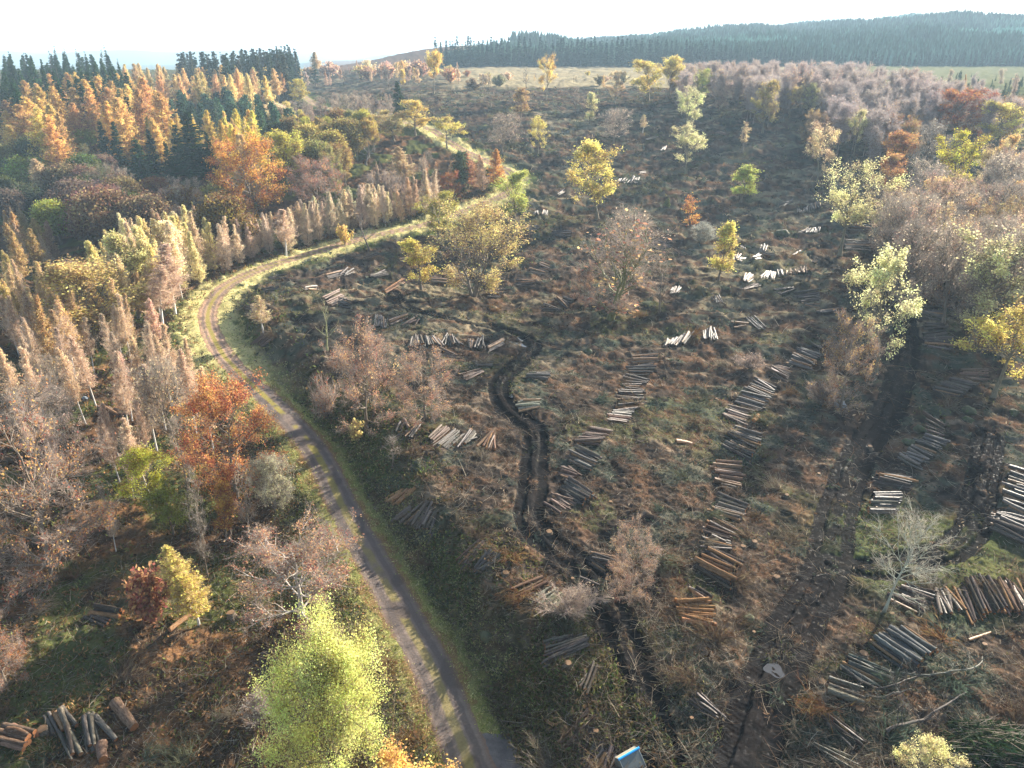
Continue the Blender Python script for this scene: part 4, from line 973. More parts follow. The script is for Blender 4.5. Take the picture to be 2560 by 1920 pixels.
    z([(1935, 345), (1990, 300), (2060, 340), (2150, 300), (2212, 270), (2240, 380), (2240, 480), (2212, 520), (2120, 480), (2000, 470), (1925, 430)], [('beech', 2), ('bare', 5), ('oak', 1), ('beechtwig', 3)], 50, 17, 6.0, {'beech': 'rusty brown beech in the dense right hand wood', 'bare': 'bare grey tree in the dense right hand wood', 'oak': 'orange brown oak in the dense right hand wood', 'beechtwig': 'pink brown twiggy beech in the dense right hand wood'},
      {'beech': 'rusty beeches of the right wood', 'bare': 'bare trees of the right wood', 'oak': 'orange oaks of the right wood', 'beechtwig': 'pink beeches of the right wood'}, {'beech': [(.54, .33, .17), (.52, .38, .19), (.48, .32, .20)], 'bare': [(.50, .40, .31)], 'oak': [(.58, .38, .17)], 'beechtwig': [(.52, .31, .20), (.50, .34, .24)]})
    for x, y, ty in [(1000, 134, 113), (1108, 136, 108), (1180, 137, 110), (1252, 139, 119), (1515, 142, 127), (1560, 143, 128), (855, 108, 97), (760, 129, 118), (800, 125, 112), (878, 104, 92), (890, 100, 93)]:
        T('spruce', x, y, ty, (y - ty) * .35, (.05, .09, .055), 'small lone conifer near the edge of the far plantation', 'lone conifers by the plantation', var=.1)
single(); woods()
print('trees', len(TREES))

# ------------------------------------------------------------------ the far plantation as one mass
def plantation():
    n = 52000
    y = 700 + 950 * rng.uniform(0, 1, n) ** 1.25; u = rng.uniform(-.10, .95, n); x = u * y
    k = (u > -.10 + .1 * ss(760, 900, y)) & (fbm(x / 45, y / 45, 61, 2) > .30); x, y = x[k], y[k]; n = len(x)
    z = zmac(x, y); h = (8 + 6 * vnoise(x / 60, y / 60, 63)) * rng.uniform(.75, 1.15, n); w = h * rng.uniform(.18, .26, n) + y / 1300
    K = 7; th_ = np.arange(K) / K * 2 * math.pi
    stand = vnoise(x / 190 + y / 300, y / 75, 66); ride = np.abs(vnoise(x / 330, y / 130, 67) - .5) < .03
    kk = ~ride; x, y, z, h, w, stand = x[kk], y[kk], z[kk], h[kk], w[kk], stand[kk]; n = len(x); h = h * (.72 + .5 * ss(.35, .65, stand))
    acc = Acc(); v = np.clip(.12 + .80 * ss(.62, .36, stand) + .14 * rng.normal(size=n), 0, 1)  # lit and dim bands of the canopy put into the needle tint
    for t0, t1, wf in ((.08, .62, 1.0), (.34, .84, .72), (.60, 1.0, .42)):
        a0 = rng.uniform(0, 6.28, n)[:, None] + th_[None]; rj = (w * wf)[:, None] * rng.uniform(.6, 1.25, (n, K))
        V = np.zeros((n, K + 1, 3)); V[:, :K, 0] = x[:, None] + np.cos(a0) * rj; V[:, :K, 1] = y[:, None] + np.sin(a0) * rj
        V[:, :K, 2] = (z + h * t0)[:, None] + rng.uniform(-.07, .07, (n, K)) * h[:, None]; V[:, K, 0] = x + rng.normal(size=n) * .2; V[:, K, 1] = y; V[:, K, 2] = z + h * t1
        i = np.arange(K); f = np.stack([i, (i + 1) % K, np.full(K, K)], 1)
        F = (np.arange(n) * (K + 1))[:, None, None] + f[None]
        acc.add((V.reshape(-1, 3), F.reshape(-1, 3)), 0, np.repeat(v, K))
    o = obj('conifer_plantation', acc.build('conifer_plantation', [M_NEEDLE]), None, (.13, .245, .185))  # brighter needle colour stands in for sunlit treetops
    tag(o, 'dark blue green conifer plantation covering the far hills', 'forest', None, 'stuff')
    # its front rows, close to the moor, with full branches
    tmpl = []
    for tm, cm, Hn, Wn in KIND['sprucefar']:
        co_ = np.zeros(len(cm.vertices) * 3, np.float32); cm.vertices.foreach_get('co', co_)
        nl_ = len(cm.loops); lv = np.zeros(nl_, np.int32); cm.loops.foreach_get('vertex_index', lv)
        va = np.zeros(len(cm.polygons), np.float32); cm.attributes['v'].data.foreach_get('value', va)
        tmpl.append((co_.reshape(-1, 3), lv.reshape(-1, 4), va, Hn))
    acc = Acc()
    for row in range(2):
        x = -66.0
        while x < 500:
            y = 690 + row * 6 + 5 * math.sin(x * .05) + random.uniform(-2, 2)
            V, F, va, Hn = tmpl[random.randrange(len(tmpl))]
            h = random.uniform(15, 24) * (1.0 - .42 * float(ss(.15, .42, x / y))); k = h / Hn; a = random.uniform(0, 6.28)
            X = np.stack([V[:, 0] * math.cos(a) - V[:, 1] * math.sin(a), V[:, 0] * math.sin(a) + V[:, 1] * math.cos(a), V[:, 2]], 1) * k + [x, y, float(zmac(x, y))]
            acc.add((X, F), 0, np.clip(va + random.uniform(-.25, .2), 0, 1)); x += random.uniform(3.6, 5.6)
    o = obj('plantation_edge', acc.build('plantation_edge', [M_NEEDLE]), None, (.032, .07, .055))  # darker needle colour stands in for shade on the edge
    tag(o, 'dark front edge of the far conifer plantation', 'forest', None, 'stuff')
plantation()
# ------------------------------------------------------------------ cut logs
def log_variant():
    n, k = 8, 10
    x = np.linspace(0, 1, n); r = 1.14 - .32 * x + .05 * rng.normal(size=n)
    b = rng.normal(size=2) * .4; ph = rng.uniform(0, 3)
    th_ = np.arange(k) / k * 2 * math.pi; lump = 1 + .07 * rng.normal(size=k)
    V = np.zeros((n, k, 3)); V[:, :, 0] = x[:, None]
    bow = np.sin(np.pi * x) * .5
    V[:, :, 1] = r[:, None] * lump * np.cos(th_)[None] + (b[0] * bow)[:, None]; V[:, :, 2] = r[:, None] * lump * np.sin(th_)[None] + (b[1] * bow)[:, None]
    F = np.array([[i * k + j, i * k + (j + 1) % k, (i + 1) * k + (j + 1) % k, (i + 1) * k + j] for i in range(n - 1) for j in range(k)])
    body = mesh('log', V.reshape(-1, 3), [(F, 0)], [M_LOG], None, None, True)
    ends = []
    for e, s in ((0, -.002), (n - 1, 1.002)):
        ring = V[e] * [1, .97, .97]; ring[:, 0] = s
        cv = np.vstack([ring, [[s, V[e, :, 1].mean(), V[e, :, 2].mean()]]])
        cf = [[j, (j + 1) % k, k][:: (-1 if e == 0 else 1)] for j in range(k)]
        ends.append(mesh('cut_end', cv, [(np.array(cf), 0)], [M_CUT]))
    return body, ends, V.reshape(-1, 3), F
LOGV = [log_variant() for _ in range(6)]
GREY, DARK, RED, GLARE, ORNG = (.098, .084, .071), (.066, .052, .043), (.13, .082, .057), (.125, .102, .083), (.30, .165, .075)  # fourth tone is paler: sun glare on the logs put into the bark colour
def lg(k, A, B, C, Dq, n, col=GREY, where=None, r=None):
    return dict(k=k, q=[cr(k, *p) for p in (A, B, C, Dq)], n=n, col=col, where=where, r=r)
PILES = [
 lg(5,(1890,645),(2050,655),(1855,750),(2005,765),9,GREY,'in the topmost pile of the central column'),
 lg(5,(1830,772),(1985,800),(1810,830),(1950,835),4,DARK,'in the second pile down the central column'),
 lg(5,(1810,838),(1945,842),(1800,872),(1945,878),3,RED,'in the small third pile of the central column'),
 lg(5,(1805,885),(1945,885),(1795,930),(1935,930),4,DARK,'in the fourth pile of the central column'),
 lg(5,(1790,940),(1975,940),(1770,990),(1945,985),5,DARK,'in the fifth pile of the central column'),
 lg(5,(1770,1000),(1900,995),(1745,1035),(1870,1035),4,GREY,'in the sixth pile of the central column'),
 lg(5,(1735,1045),(1870,1045),(1715,1085),(1845,1082),5,RED,'in the lowest pile of the central column'),
 lg(5,(1610,1140),(1750,1155),(1535,1225),(1660,1235),8,RED,'in the reddish pile below the central column'),
 lg(5,(1525,1265),(1665,1325),(1465,1330),(1625,1385),6,GREY,'in the fanned grey pile right of the harvester ruts'),
 lg(5,(1440,1365),(1550,1405),(1395,1410),(1490,1440),6,RED,'in the small pile touching the right rut'),
 lg(5,(1455,1445),(1640,1540),(1420,1510),(1565,1590),6,GREY,'in the neat grey pile right of the ruts'),
 lg(5,(1385,1525),(1505,1585),(1345,1560),(1470,1630),5,RED,'in the brown pile right of the ruts'),
 lg(5,(1320,1592),(1408,1655),(1320,1592),(1408,1655),1,DARK,'lying alone beside the right rut'),
 lg(5,(660,1140),(570,1200),(692,1150),(602,1225),4,RED,'in the left pile of the row above the track bank'),
 lg(5,(730,1150),(620,1240),(800,1160),(690,1245),7,GREY,'in the middle pile of the row above the track bank'),
 lg(5,(840,1140),(760,1235),(872,1160),(835,1200),5,GREY,'in the right pile of the row above the track bank'),
 lg(5,(985,1140),(890,1230),(992,1165),(987,1245),4,RED,'in the splayed pile beside the narrow rut'),
 lg(5,(480,1115),(370,1180),(515,1120),(450,1190),6,DARK,'in the dark pile by the twiggy pink beech'),
 lg(5,(415,1060),(440,1120),(415,1060),(440,1120),1,GLARE,'lying alone by the twiggy pink beech'),
 lg(5,(405,1080),(350,1150),(420,1085),(372,1155),2,DARK,'in a pair left of the pale lone log'),
 lg(5,(380,1520),(300,1570),(465,1525),(360,1605),6,ORNG,'in the orange peeled pile on the track bank'),
 lg(8,(480,0),(350,75),(622,18),(565,160),10,GLARE,'in the sunlit pale pile on the track bank'),
 lg(5,(470,505),(465,590),(620,530),(660,575),11,GREY,'in the wide pile under the long puddle ruts'),
 lg(5,(685,495),(660,550),(730,520),(780,570),6,DARK,'in the dark pile left of the puddles'),
 lg(5,(825,545),(830,585),(850,550),(852,590),4,GLARE), lg(5,(885,545),(870,595),(920,545),(925,590),4,GLARE),
 lg(5,(1050,550),(950,585),(1050,580),(960,615),6,DARK,'in the pile just below the puddles'),
 lg(5,(650,600),(740,640),(690,640),(780,650),4,RED), lg(5,(860,690),(985,695),(860,712),(985,714),3,GREY,'in the flat pile under the puddles'),
 lg(5,(900,750),(775,775),(920,760),(810,810),6,RED,'in the tilted pile left of the narrow ruts'),
 lg(5,(1215,762),(1358,762),(1205,790),(1350,802),5,GREY,'in the level pile right of the narrow ruts'),
 lg(5,(1165,945),(1290,940),(1155,992),(1280,992),7,(.22,.21,.15),'in the mossy crooked pile right of the narrow ruts'),
 lg(5,(235,405),(225,455),(300,405),(295,460),7,GREY), lg(5,(420,390),(310,415),(430,402),(320,440),4,RED), lg(5,(500,410),(400,440),(505,425),(480,440),3,RED),
 lg(5,(1215,90),(1310,90),(1210,120),(1320,120),5,DARK), lg(5,(1145,150),(1255,160),(1132,185),(1245,192),7,DARK), lg(5,(1290,50),(1350,60),(1280,80),(1340,85),4,RED),
 lg(5,(600,160),(700,155),(580,195),(690,190),6,DARK), lg(5,(1000,212),(1090,212),(1000,222),(1090,224),2,DARK), lg(5,(955,230),(1045,245),(950,258),(1030,262),5,GREY),
 lg(5,(1305,312),(1420,340),(1300,338),(1415,357),5,DARK), lg(5,(1440,260),(1510,290),(1390,290),(1460,325),6,DARK), lg(5,(1480,250),(1545,270),(1460,260),(1520,285),4,DARK),
 lg(5,(2150,205),(2120,235),(2192,205),(2172,238),6,GLARE), lg(5,(0,285),(70,310),(0,325),(60,340),6,DARK), lg(5,(30,100),(-20,125),(90,100),(40,135),4,DARK),
 lg(5,(290,110),(190,145),(300,130),(220,150),4,GLARE), lg(5,(400,170),(280,230),(410,180),(300,240),4,RED), lg(5,(260,5),(150,15),(262,14),(160,25),3,DARK), lg(5,(470,5),(380,35),(475,14),(395,42),3,GLARE),
 lg(4,(1700,510),(1625,575),(1765,535),(1690,600),6,RED,'in the small pile at the edge of the track bend'),
 lg(4,(1575,360),(1690,355),(1590,380),(1700,378),4,DARK), lg(4,(1700,210),(1790,205),(1710,232),(1790,230),4,DARK), lg(4,(1740,130),(1840,120),(1750,150),(1850,145),4,DARK),
 lg(4,(2030,205),(1950,230),(2040,215),(1980,238),4,GLARE), lg(4,(2212,90),(2090,140),(2212,120),(2110,160),5,DARK), lg(4,(2170,245),(2080,290),(2230,285),(2130,330),8,RED),
 lg(4,(660,1000),(765,1045),(760,1020),(840,1045),5,RED,'in the shaded pile in the left wood'), lg(4,(-10,1330),(40,1430),(-60,1340),(0,1440),5,GLARE,'in the pile cut by the left edge'),
 lg(6,(-70,545),(-105,590),(70,535),(20,580),10,GREY), lg(6,(150,505),(150,560),(200,490),(240,560),8,GREY),
 lg(6,(420,405),(510,465),(470,395),(555,455),6,GREY), lg(6,(430,440),(330,450),(425,455),(340,466),2,RED),
 lg(6,(860,585),(915,612),(840,590),(900,625),3,DARK), lg(6,(770,610),(900,660),(700,680),(845,728),11,GREY,'in the long grey pile left of the orange leaved bare tree'),
 lg(6,(620,712),(715,735),(560,752),(688,805),8,RED,'in the red brown pile below the long grey pile'),
 lg(6,(490,805),(615,850),(420,855),(588,915),7,DARK,'in the upper pile of the right middle stack'),
 lg(6,(410,890),(575,932),(350,940),(505,992),8,GREY,'in the middle pile of the right middle stack'),
 lg(6,(330,970),(465,1005),(280,1030),(415,1080),7,RED,'in the lower pile of the right middle stack'),
 lg(6,(505,1040),(472,1075),(505,1040),(472,1075),1,ORNG,'lying short and alone beside the right middle stack',.28),
 lg(6,(350,1120),(527,1170),(272,1215),(445,1308),11,GREY,'in the big blue grey pile right of the clearing centre'),
 lg(6,(-5,1215),(80,1222),(-5,1215),(80,1222),1,ORNG,'lying alone in the brash at the clearing centre'),
 lg(6,(235,1340),(395,1358),(232,1455),(392,1488),9,RED,'in the level pile under the big blue grey pile'),
 lg(6,(190,1362),(232,1350),(190,1362),(232,1350),1,ORNG,'short and lying beside the level pile'),
 lg(6,(250,1535),(440,1608),(190,1640),(395,1695),10,GREY,'in the dense grey pile of the right column'),
 lg(9,(170,15),(360,95),(170,25),(355,105),2,DARK,'in a pair under the dense grey pile'), lg(9,(215,65),(382,122),(160,145),(335,180),9,RED,'in the brown pile of the right column'),
 lg(9,(150,175),(325,205),(132,245),(318,262),5,DARK,'in the narrow pile of the right column'), lg(9,(175,255),(390,345),(103,378),(312,490),10,DARK,'in the broad dark pile of the right column'),
 lg(9,(-10,587),(187,585),(-10,712),(217,752),8,ORNG,'in the orange peeled pile at the foot of the right column'), lg(9,(20,505),(185,575),(85,490),(205,570),3,DARK,'in the dark trio above the orange peeled pile'),
 lg(6,(1540,345),(1700,350),(1530,398),(1680,430),6,GREY,'in the upper pile behind the pale oaks'), lg(6,(1555,445),(1690,455),(1570,520),(1720,515),7,DARK,'in the middle pile behind the pale oaks'), lg(6,(1580,540),(1760,540),(1570,600),(1745,610),6,GREY,'in the lower pile behind the pale oaks'),
 lg(6,(725,235),(890,240),(800,315),(900,325),9,DARK), lg(6,(880,362),(1010,355),(885,372),(1010,370),3,GREY),
 lg(6,(1800,745),(1980,745),(1830,790),(1980,792),5,RED,'in the reddish pile by the yellow oak at right'), lg(6,(1740,785),(1895,850),(1685,835),(1810,885),8,GREY,'in the grey pile left of the yellow oak at right'),
 lg(6,(1630,865),(1830,882),(1620,892),(1810,912),4,DARK,'in the dark pile right of the shining mud'), lg(6,(1575,1010),(1700,1092),(1580,1110),(1705,1145),4,RED,'in the loose pile near the mossy hummocks'),
 lg(6,(1580,1160),(1742,1195),(1520,1190),(1665,1250),7,GREY,'in the first pile right of the muddy track'), lg(6,(1490,1235),(1640,1285),(1410,1310),(1545,1380),9,GREY,'in the second pile right of the muddy track'),
 lg(6,(1290,1415),(1515,1450),(1250,1470),(1470,1515),8,DARK,'in the third pile right of the muddy track'), lg(6,(1230,1540),(1425,1545),(1222,1650),(1390,1650),9,GREY,'in the pile behind the pale leafless tree'),
 lg(6,(2110,1385),(2250,1420),(2080,1490),(2240,1550),7,GREY,'in the upper pile at the right edge'), lg(6,(2090,1520),(2250,1560),(2080,1630),(2230,1680),7,GREY,'in the middle pile at the right edge'), lg(9,(2015,10),(2240,60),(2010,100),(2230,220),9,GREY,'in the lower pile at the right edge'),
 lg(6,(430,140),(400,185),(472,155),(432,190),5,GLARE), lg(6,(560,95),(520,155),(612,100),(600,155),8,GLARE), lg(6,(625,95),(640,130),(652,95),(668,130),4,GLARE), lg(6,(690,100),(690,130),(800,100),(802,130),8,ORNG),
 lg(6,(500,185),(400,210),(510,195),(410,222),4,RED), lg(6,(720,205),(600,235),(730,215),(640,245),4,DARK), lg(6,(215,275),(235,310),(245,270),(277,306),6,GLARE),
 lg(6,(350,-10),(346,30),(420,-6),(392,32),6,GLARE), lg(6,(500,-18),(440,48),(530,0),(505,28),7,DARK), lg(6,(540,-12),(592,14),(580,-12),(604,14),4,DARK), lg(6,(520,-60),(514,-30),(560,-52),(546,-30),5,GLARE), lg(6,(375,-64),(372,-44),(416,-62),(412,-44),5,GLARE), lg(6,(760,-20),(715,6),(772,-18),(730,8),5,GLARE),
 lg(3,(810,1480),(775,1492),(890,1470),(888,1492),9,GLARE), lg(3,(765,1345),(760,1375),(880,1320),(895,1345),9,GLARE), lg(3,(720,1282),(640,1308),(730,1290),(660,1316),5,GREY), lg(3,(110,838),(200,850),(115,850),(205,862),4,DARK), lg(3,(240,850),(312,862),(236,858),(300,872),5,RED),
 lg(3,(1060,1550),(1240,1560),(1060,1602),(1240,1612),7,DARK), lg(3,(1200,1250),(1305,1260),(1200,1292),(1312,1300),6,DARK), lg(3,(1080,1440),(1220,1452),(1070,1490),(1225,1500),6,DARK),
 lg(2,(1880,1140),(1855,1170),(1922,1145),(1906,1172),6,GLARE), lg(2,(1800,1158),(1785,1175),(1840,1155),(1828,1172),4,GLARE), lg(2,(1965,1105),(1920,1120),(1967,1110),(1925,1126),2,GLARE), lg(2,(2080,940),(2060,975),(2100,940),(2082,975),4,GLARE), lg(2,(2030,880),(1965,900),(2040,884),(1975,906),3,GLARE),
 lg(2,(1250,1365),(1245,1395),(1272,1365),(1270,1395),4,GLARE), lg(2,(1190,1375),(1230,1388),(1185,1385),(1222,1396),3,RED), lg(2,(1180,1475),(1280,1470),(1190,1490),(1280,1492),4,GLARE), lg(2,(1165,1478),(1110,1495),(1168,1484),(1116,1500),2,GLARE),
 lg(2,(1370,1500),(1490,1490),(1360,1525),(1482,1525),6,DARK), lg(2,(2060,1550),(2150,1570),(1990,1585),(2090,1612),9,DARK), lg(2,(1440,1230),(1395,1250),(1446,1238),(1405,1256),4,GLARE), lg(2,(1310,1365),(1300,1392),(1335,1368),(1330,1392),4,GREY),
 lg(8,(890,190),(755,345),(930,215),(812,378),6,RED,'in the left half of the pile above the near bank'), lg(8,(960,255),(862,382),(1030,310),(885,412),7,GREY,'in the right half of the pile above the near bank'),
 lg(8,(1285,420),(1110,525),(1325,462),(1142,558),3,RED,'in the thick trio left of the ruts'), lg(8,(1340,485),(1232,560),(1435,560),(1355,640),8,(.12,.12,.08),'in the mossy pile beside the pinkish brush heap'),
 lg(8,(1620,262),(1770,312),(1605,315),(1705,378),6,DARK,'in the dark pile by the thin rusty sapling'), lg(8,(1550,785),(1315,840),(1592,860),(1328,995),8,GREY,'in the wide fanned pile left of the near ruts'),
 lg(8,(1620,1000),(1535,1135),(1662,1010),(1590,1175),4,DARK,'in the thin dark pile left of the near ruts'), lg(8,(1590,1270),(1405,1500),(1625,1372),(1462,1565),6,RED,'in the upper pile beside the blue topped box'),
 lg(8,(1612,1390),(1490,1690),(1632,1400),(1530,1700),2,DARK,'in the leaning pair beside the blue topped box'), lg(8,(1648,1480),(1548,1700),(1762,1560),(1690,1740),8,GREY,'in the lower pile beside the blue topped box'),
 lg(8,(1570,420),(1682,482),(1570,420),(1682,482),1,DARK,'lying dark and alone across the harvester rut'), lg(8,(600,130),(568,192),(606,140),(575,200),2,DARK,'in the short pair below the pale sunlit pile'),
 lg(9,(95,1190),(292,1310),(52,1240),(232,1348),5,DARK,'in the slim pile between the two mud tracks'), lg(9,(1460,475),(1662,530),(1335,542),(1525,635),10,DARK,'in the fanned pile beside the pale leafless tree'),
 lg(9,(1700,490),(1840,625),(1648,492),(1690,632),6,GLARE,'in the pale splayed pile on the grass edge'), lg(9,(1780,490),(1888,685),(1960,445),(2085,622),10,DARK,'in the left half of the long stack at the right edge'), lg(9,(1985,468),(2110,655),(2212,490),(2325,680),11,RED,'in the right half of the long stack at the right edge'),
 lg(9,(1425,740),(1642,908),(1200,830),(1440,1010),11,(.095,.098,.092),'in the neat blue grey pile on the mossy grass'), lg(9,(1110,930),(1385,1040),(1058,1010),(1290,1140),8,(.10,.105,.09),'in the uneven pile below the neat blue grey one'),
 lg(9,(970,1070),(1185,1150),(958,1160),(1172,1252),5,(.11,.10,.075),'in the small pile with the bright mossy log'), lg(9,(940,1300),(1195,1480),(898,1330),(1140,1530),5,DARK,'in the long pile at the bottom right'), lg(9,(890,1465),(1135,1590),(888,1510),(1110,1650),5,(.11,.10,.07),'in the lowest pile at the bottom right'),
 lg(9,(1850,800),(2030,755),(1850,800),(2030,755),1,ORNG,'lying reddish and alone on the grass at right',.10),
 lg(7,(90,1400),(262,1465),(-30,1480),(145,1560),6,RED,'in the brown pile in the bottom left corner',.21), lg(7,(300,1325),(350,1445),(415,1300),(492,1402),4,GREY,'in the upper row at the bottom left',.165),
 lg(7,(415,1420),(448,1610),(465,1405),(507,1582),3,GREY,'in the upright trio at the bottom left',.20), lg(7,(545,1350),(570,1560),(617,1335),(627,1520),4,GREY,'in the slim upright group at the bottom left',.165),
 lg(7,(645,1330),(738,1500),(645,1330),(738,1500),1,GREY,'thick and slanting at the bottom left',.29), lg(7,(650,1450),(668,1600),(650,1450),(668,1600),1,RED,'thick and nearly upright at the bottom left',.33), lg(7,(770,1280),(872,1412),(770,1280),(872,1412),1,RED,'thick and lying apart at the bottom left',.31),
 lg(7,(1680,960),(1690,1170),(1762,962),(1782,1162),5,DARK,'in the shaded upright pile left of the lush maple'), lg(7,(1752,972),(1852,1052),(1770,985),(1860,1075),2,DARK,'in the pair touching the lush maple'), lg(7,(1760,1230),(1790,1310),(1775,1228),(1808,1305),2,RED,'in the short pair left of the lush maple'),
 lg(7,(630,655),(802,695),(560,702),(692,772),5,DARK,'in the shaded pile in the left foreground',.20), lg(7,(1280,668),(1112,800),(1280,668),(1112,800),1,GREY,'lying long and alone under the small yellow birches',.22), lg(7,(1670,930),(1852,908),(1670,938),(1852,918),2,DARK,'in the level pair left of the lush maple'),
]
ORD = ['first', 'second', 'third', 'fourth', 'fifth', 'sixth', 'seventh', 'eighth', 'ninth', 'tenth', 'eleventh', 'twelfth', 'thirteenth', 'fourteenth', 'fifteenth']
CNAME = {GREY: 'grey', DARK: 'dark', RED: 'brown', GLARE: 'pale', ORNG: 'orange'}
allg = []
for pi, p in enumerate(PILES):
    q = []
    for (px, py) in p['q']:
        h = shot(px, py)
        q.append(h)
    A, B, C, Dd = q
    if p['n'] >= 4: p['n'] = int(round(p['n'] * 1.3)); g_ = (C - A) * .05; A = A - g_; C = C + g_; g_ = (Dd - B) * .05; B = B - g_; Dd = Dd + g_
    n = p['n']; W = max(np.linalg.norm(A - C), np.linalg.norm(B - Dd))
    r0 = p['r'] or np.clip(W / max(n - .4, 1) * .5 * .98, .085, .165)
    if n == 1: r0 = p['r'] or .17
    lev = 0 if n == 1 else (1 if n * 2 * r0 * .7 > max(W, .1) else 0)
    dx = (p['q'][2][0] + p['q'][3][0]) - (p['q'][0][0] + p['q'][1][0]); dy = (p['q'][2][1] + p['q'][3][1]) - (p['q'][0][1] + p['q'][1][1])
    side = ('left' if dx > 0 else 'right') if abs(dx) > abs(dy) else ('far end' if dy > 0 else 'near end')
    extra = [] if n < 4 else [(j + .5 + random.uniform(-.3, .3), 1) for j in range(n - 1) if random.random() < .35]
    for ti, (t, up) in enumerate([(float(j), 0) for j in range(n)] + extra):
        f = t / max(n - 1, 1)
        a = A + (C - A) * f; b = B + (Dd - B) * f
        j = rng.normal(size=3) * .10; j[2] = 0; ax = (b - a); ln = np.linalg.norm(ax); ax = ax / ln
        a = a + j * 1.3 + ax * rng.normal() * .22; b = b - j * .9 + ax * rng.normal() * .16
        if rng.uniform() < .12: a = a + ax * ln * rng.uniform(.06, .25)
        r = r0 * rng.uniform(.62, 1.3)
        lift = r * .9 + (2 * r0 * .88 if up else 0) + (lev * r0 * 1.5 if (not up and ti % 2) else 0)
        if n > 1: lift += .04
        allg.append((p, pi, ti if not up else None, side, a, b, r, lift))
pts = np.array([[*(g[4] + (g[5] - g[4]) * f)] for g in allg for f in (0.05, .5, .95)])
gzl = zfull(pts[:, 0], pts[:, 1], False).reshape(-1, 3)
order = np.argsort([-(g[6] * np.linalg.norm(g[5] - g[4])) / max((np.linalg.norm((g[4] + g[5]) / 2 - np.array([0, 0, CAMH]))) ** 2, 1) for g in allg])
rank = np.empty(len(allg), int); rank[order] = np.arange(len(allg))
sV, sF, sn, sC = [], [], 0, []
NLOG = 0
for gi, (p, pi, ti, side, a, b, r, lift) in enumerate(allg):
    z0, zm, z1 = gzl[gi]
    bump = max(0, zm - (z0 + z1) / 2)
    a = np.array([a[0], a[1], z0 + bump * .8 + lift]); b = np.array([b[0], b[1], z1 + bump * .8 + lift])
    d = b - a; ln = np.linalg.norm(d); ex = d / ln; ey = unit(np.cross([0, 0, 1.], ex)); ez = np.cross(ex, ey)
    ang = rng.uniform(0, 6.28); e2 = ey * math.cos(ang) + ez * math.sin(ang); e3 = np.cross(ex, e2)
    vi = rng.integers(len(LOGV)); col = np.clip(np.array(p['col']) * rng.uniform(.62, 1.4) * (1 + .03 * rng.normal(size=3)), .02, .7)
    if rng.uniform() < .12: col = np.clip(col * .3 + np.array(ORNG) * .7, 0, .7)
    if rank[gi] < 300:
        M = Matrix(((ex[0] * ln, e2[0] * r, e3[0] * r, a[0]), (ex[1] * ln, e2[1] * r, e3[1] * r, a[1]), (ex[2] * ln, e2[2] * r, e3[2] * r, a[2]), (0, 0, 0, 1)))
        o = obj('log', LOGV[vi][0], None, col); o.matrix_world = M
        for ce in LOGV[vi][1]: obj('cut_end', ce, o)
        wh = p['where'] or ('in the stack of %d logs in the middle distance' % p['n'])
        cn = CNAME.get(p['col'], 'lichened')
        wh2 = wh
        while len(wh2.split()) > 10: wh2 = wh2.replace(' the ', ' ', 1) if ' the ' in wh2 else ' '.join(wh2.split()[:10])
        if p['n'] == 1: lab = '%s cut log %s' % (cn, wh)
        elif ti is None: lab = '%s log on the upper layer %s' % (cn, wh2)
        else: lab = '%s log, %s from %s, %s' % (cn, ORD[min(ti, 14)], side, wh2)
        tag(o, lab, 'log', 'logs ' + wh); NLOG += 1
    else:
        V = LOGV[vi][2]; Vw = a + V[:, :1] * ex * ln + V[:, 1:2] * e2 * r + V[:, 2:] * e3 * r
        sV.append(Vw); sF.append(LOGV[vi][3] + sn); sn += len(V); sC.append(np.repeat(np.clip(col[None], 0, 1), len(V), 0))
if sV:
    M_FLOG = groundmat('far_log_bark', .55, .4, sc=(2.0, 9.0))
    me = mesh('far_log_stacks', np.concatenate(sV), [(np.concatenate(sF), 0)], [M_FLOG], None, np.concatenate(sC), True)
    tag(obj('far_log_stacks', me), 'many small far off log stacks scattered over the clearing', 'log stacks', None, 'stuff')
print('logs', len(allg), NLOG)

# ------------------------------------------------------------------ stumps
def stump_variant():
    k = 14; th_ = np.arange(k) / k * 2 * math.pi; lob = 1 + .16 * np.sin(th_ * 5 + rng.uniform(0, 6)) + .06 * rng.normal(size=k)
    zz = [-.3, 0, .25, .7, 1.0]; rs = [1.75, 1.5, 1.12, 1.0, .97]
    V = np.array([[rs[i] * (1 + (lob[j] - 1) * (1.6 if i < 2 else .6)) * math.cos(th_[j]), rs[i] * (1 + (lob[j] - 1) * (1.6 if i < 2 else .6)) * math.sin(th_[j]), zz[i]] for i in range(5) for j in range(k)])
    F = np.array([[i * k + j, i * k + (j + 1) % k, (i + 1) * k + (j + 1) % k, (i + 1) * k + j] for i in range(4) for j in range(k)])
    top = V[-k:] * [.96, .96, 1] + [0, 0, .012]
    tf = np.array([[j, (j + 1) % k, k] for j in range(k)])
    return mesh('stump', V, [(F, 0)], [M_LOG], None, None, True), mesh('cut_top', np.vstack([top, [[0, 0, 1.03]]]), [(tf, 0)], [M_CUTPALE])
SV = [stump_variant() for _ in range(4)]
def stump(p, r, h, label, group=None, col=(.15, .12, .09)):
    a, b = SV[rng.integers(4)]
    o = obj('tree_stump', a, None, col); o.location = (p[0], p[1], gz(p[0], p[1]) - .02); o.scale = (r, r, h); o.rotation_euler = (rng.normal() * .06, rng.normal() * .06, rng.uniform(0, 6))
    obj('cut_top', b, o)
    tag(o, label, 'stump', group)
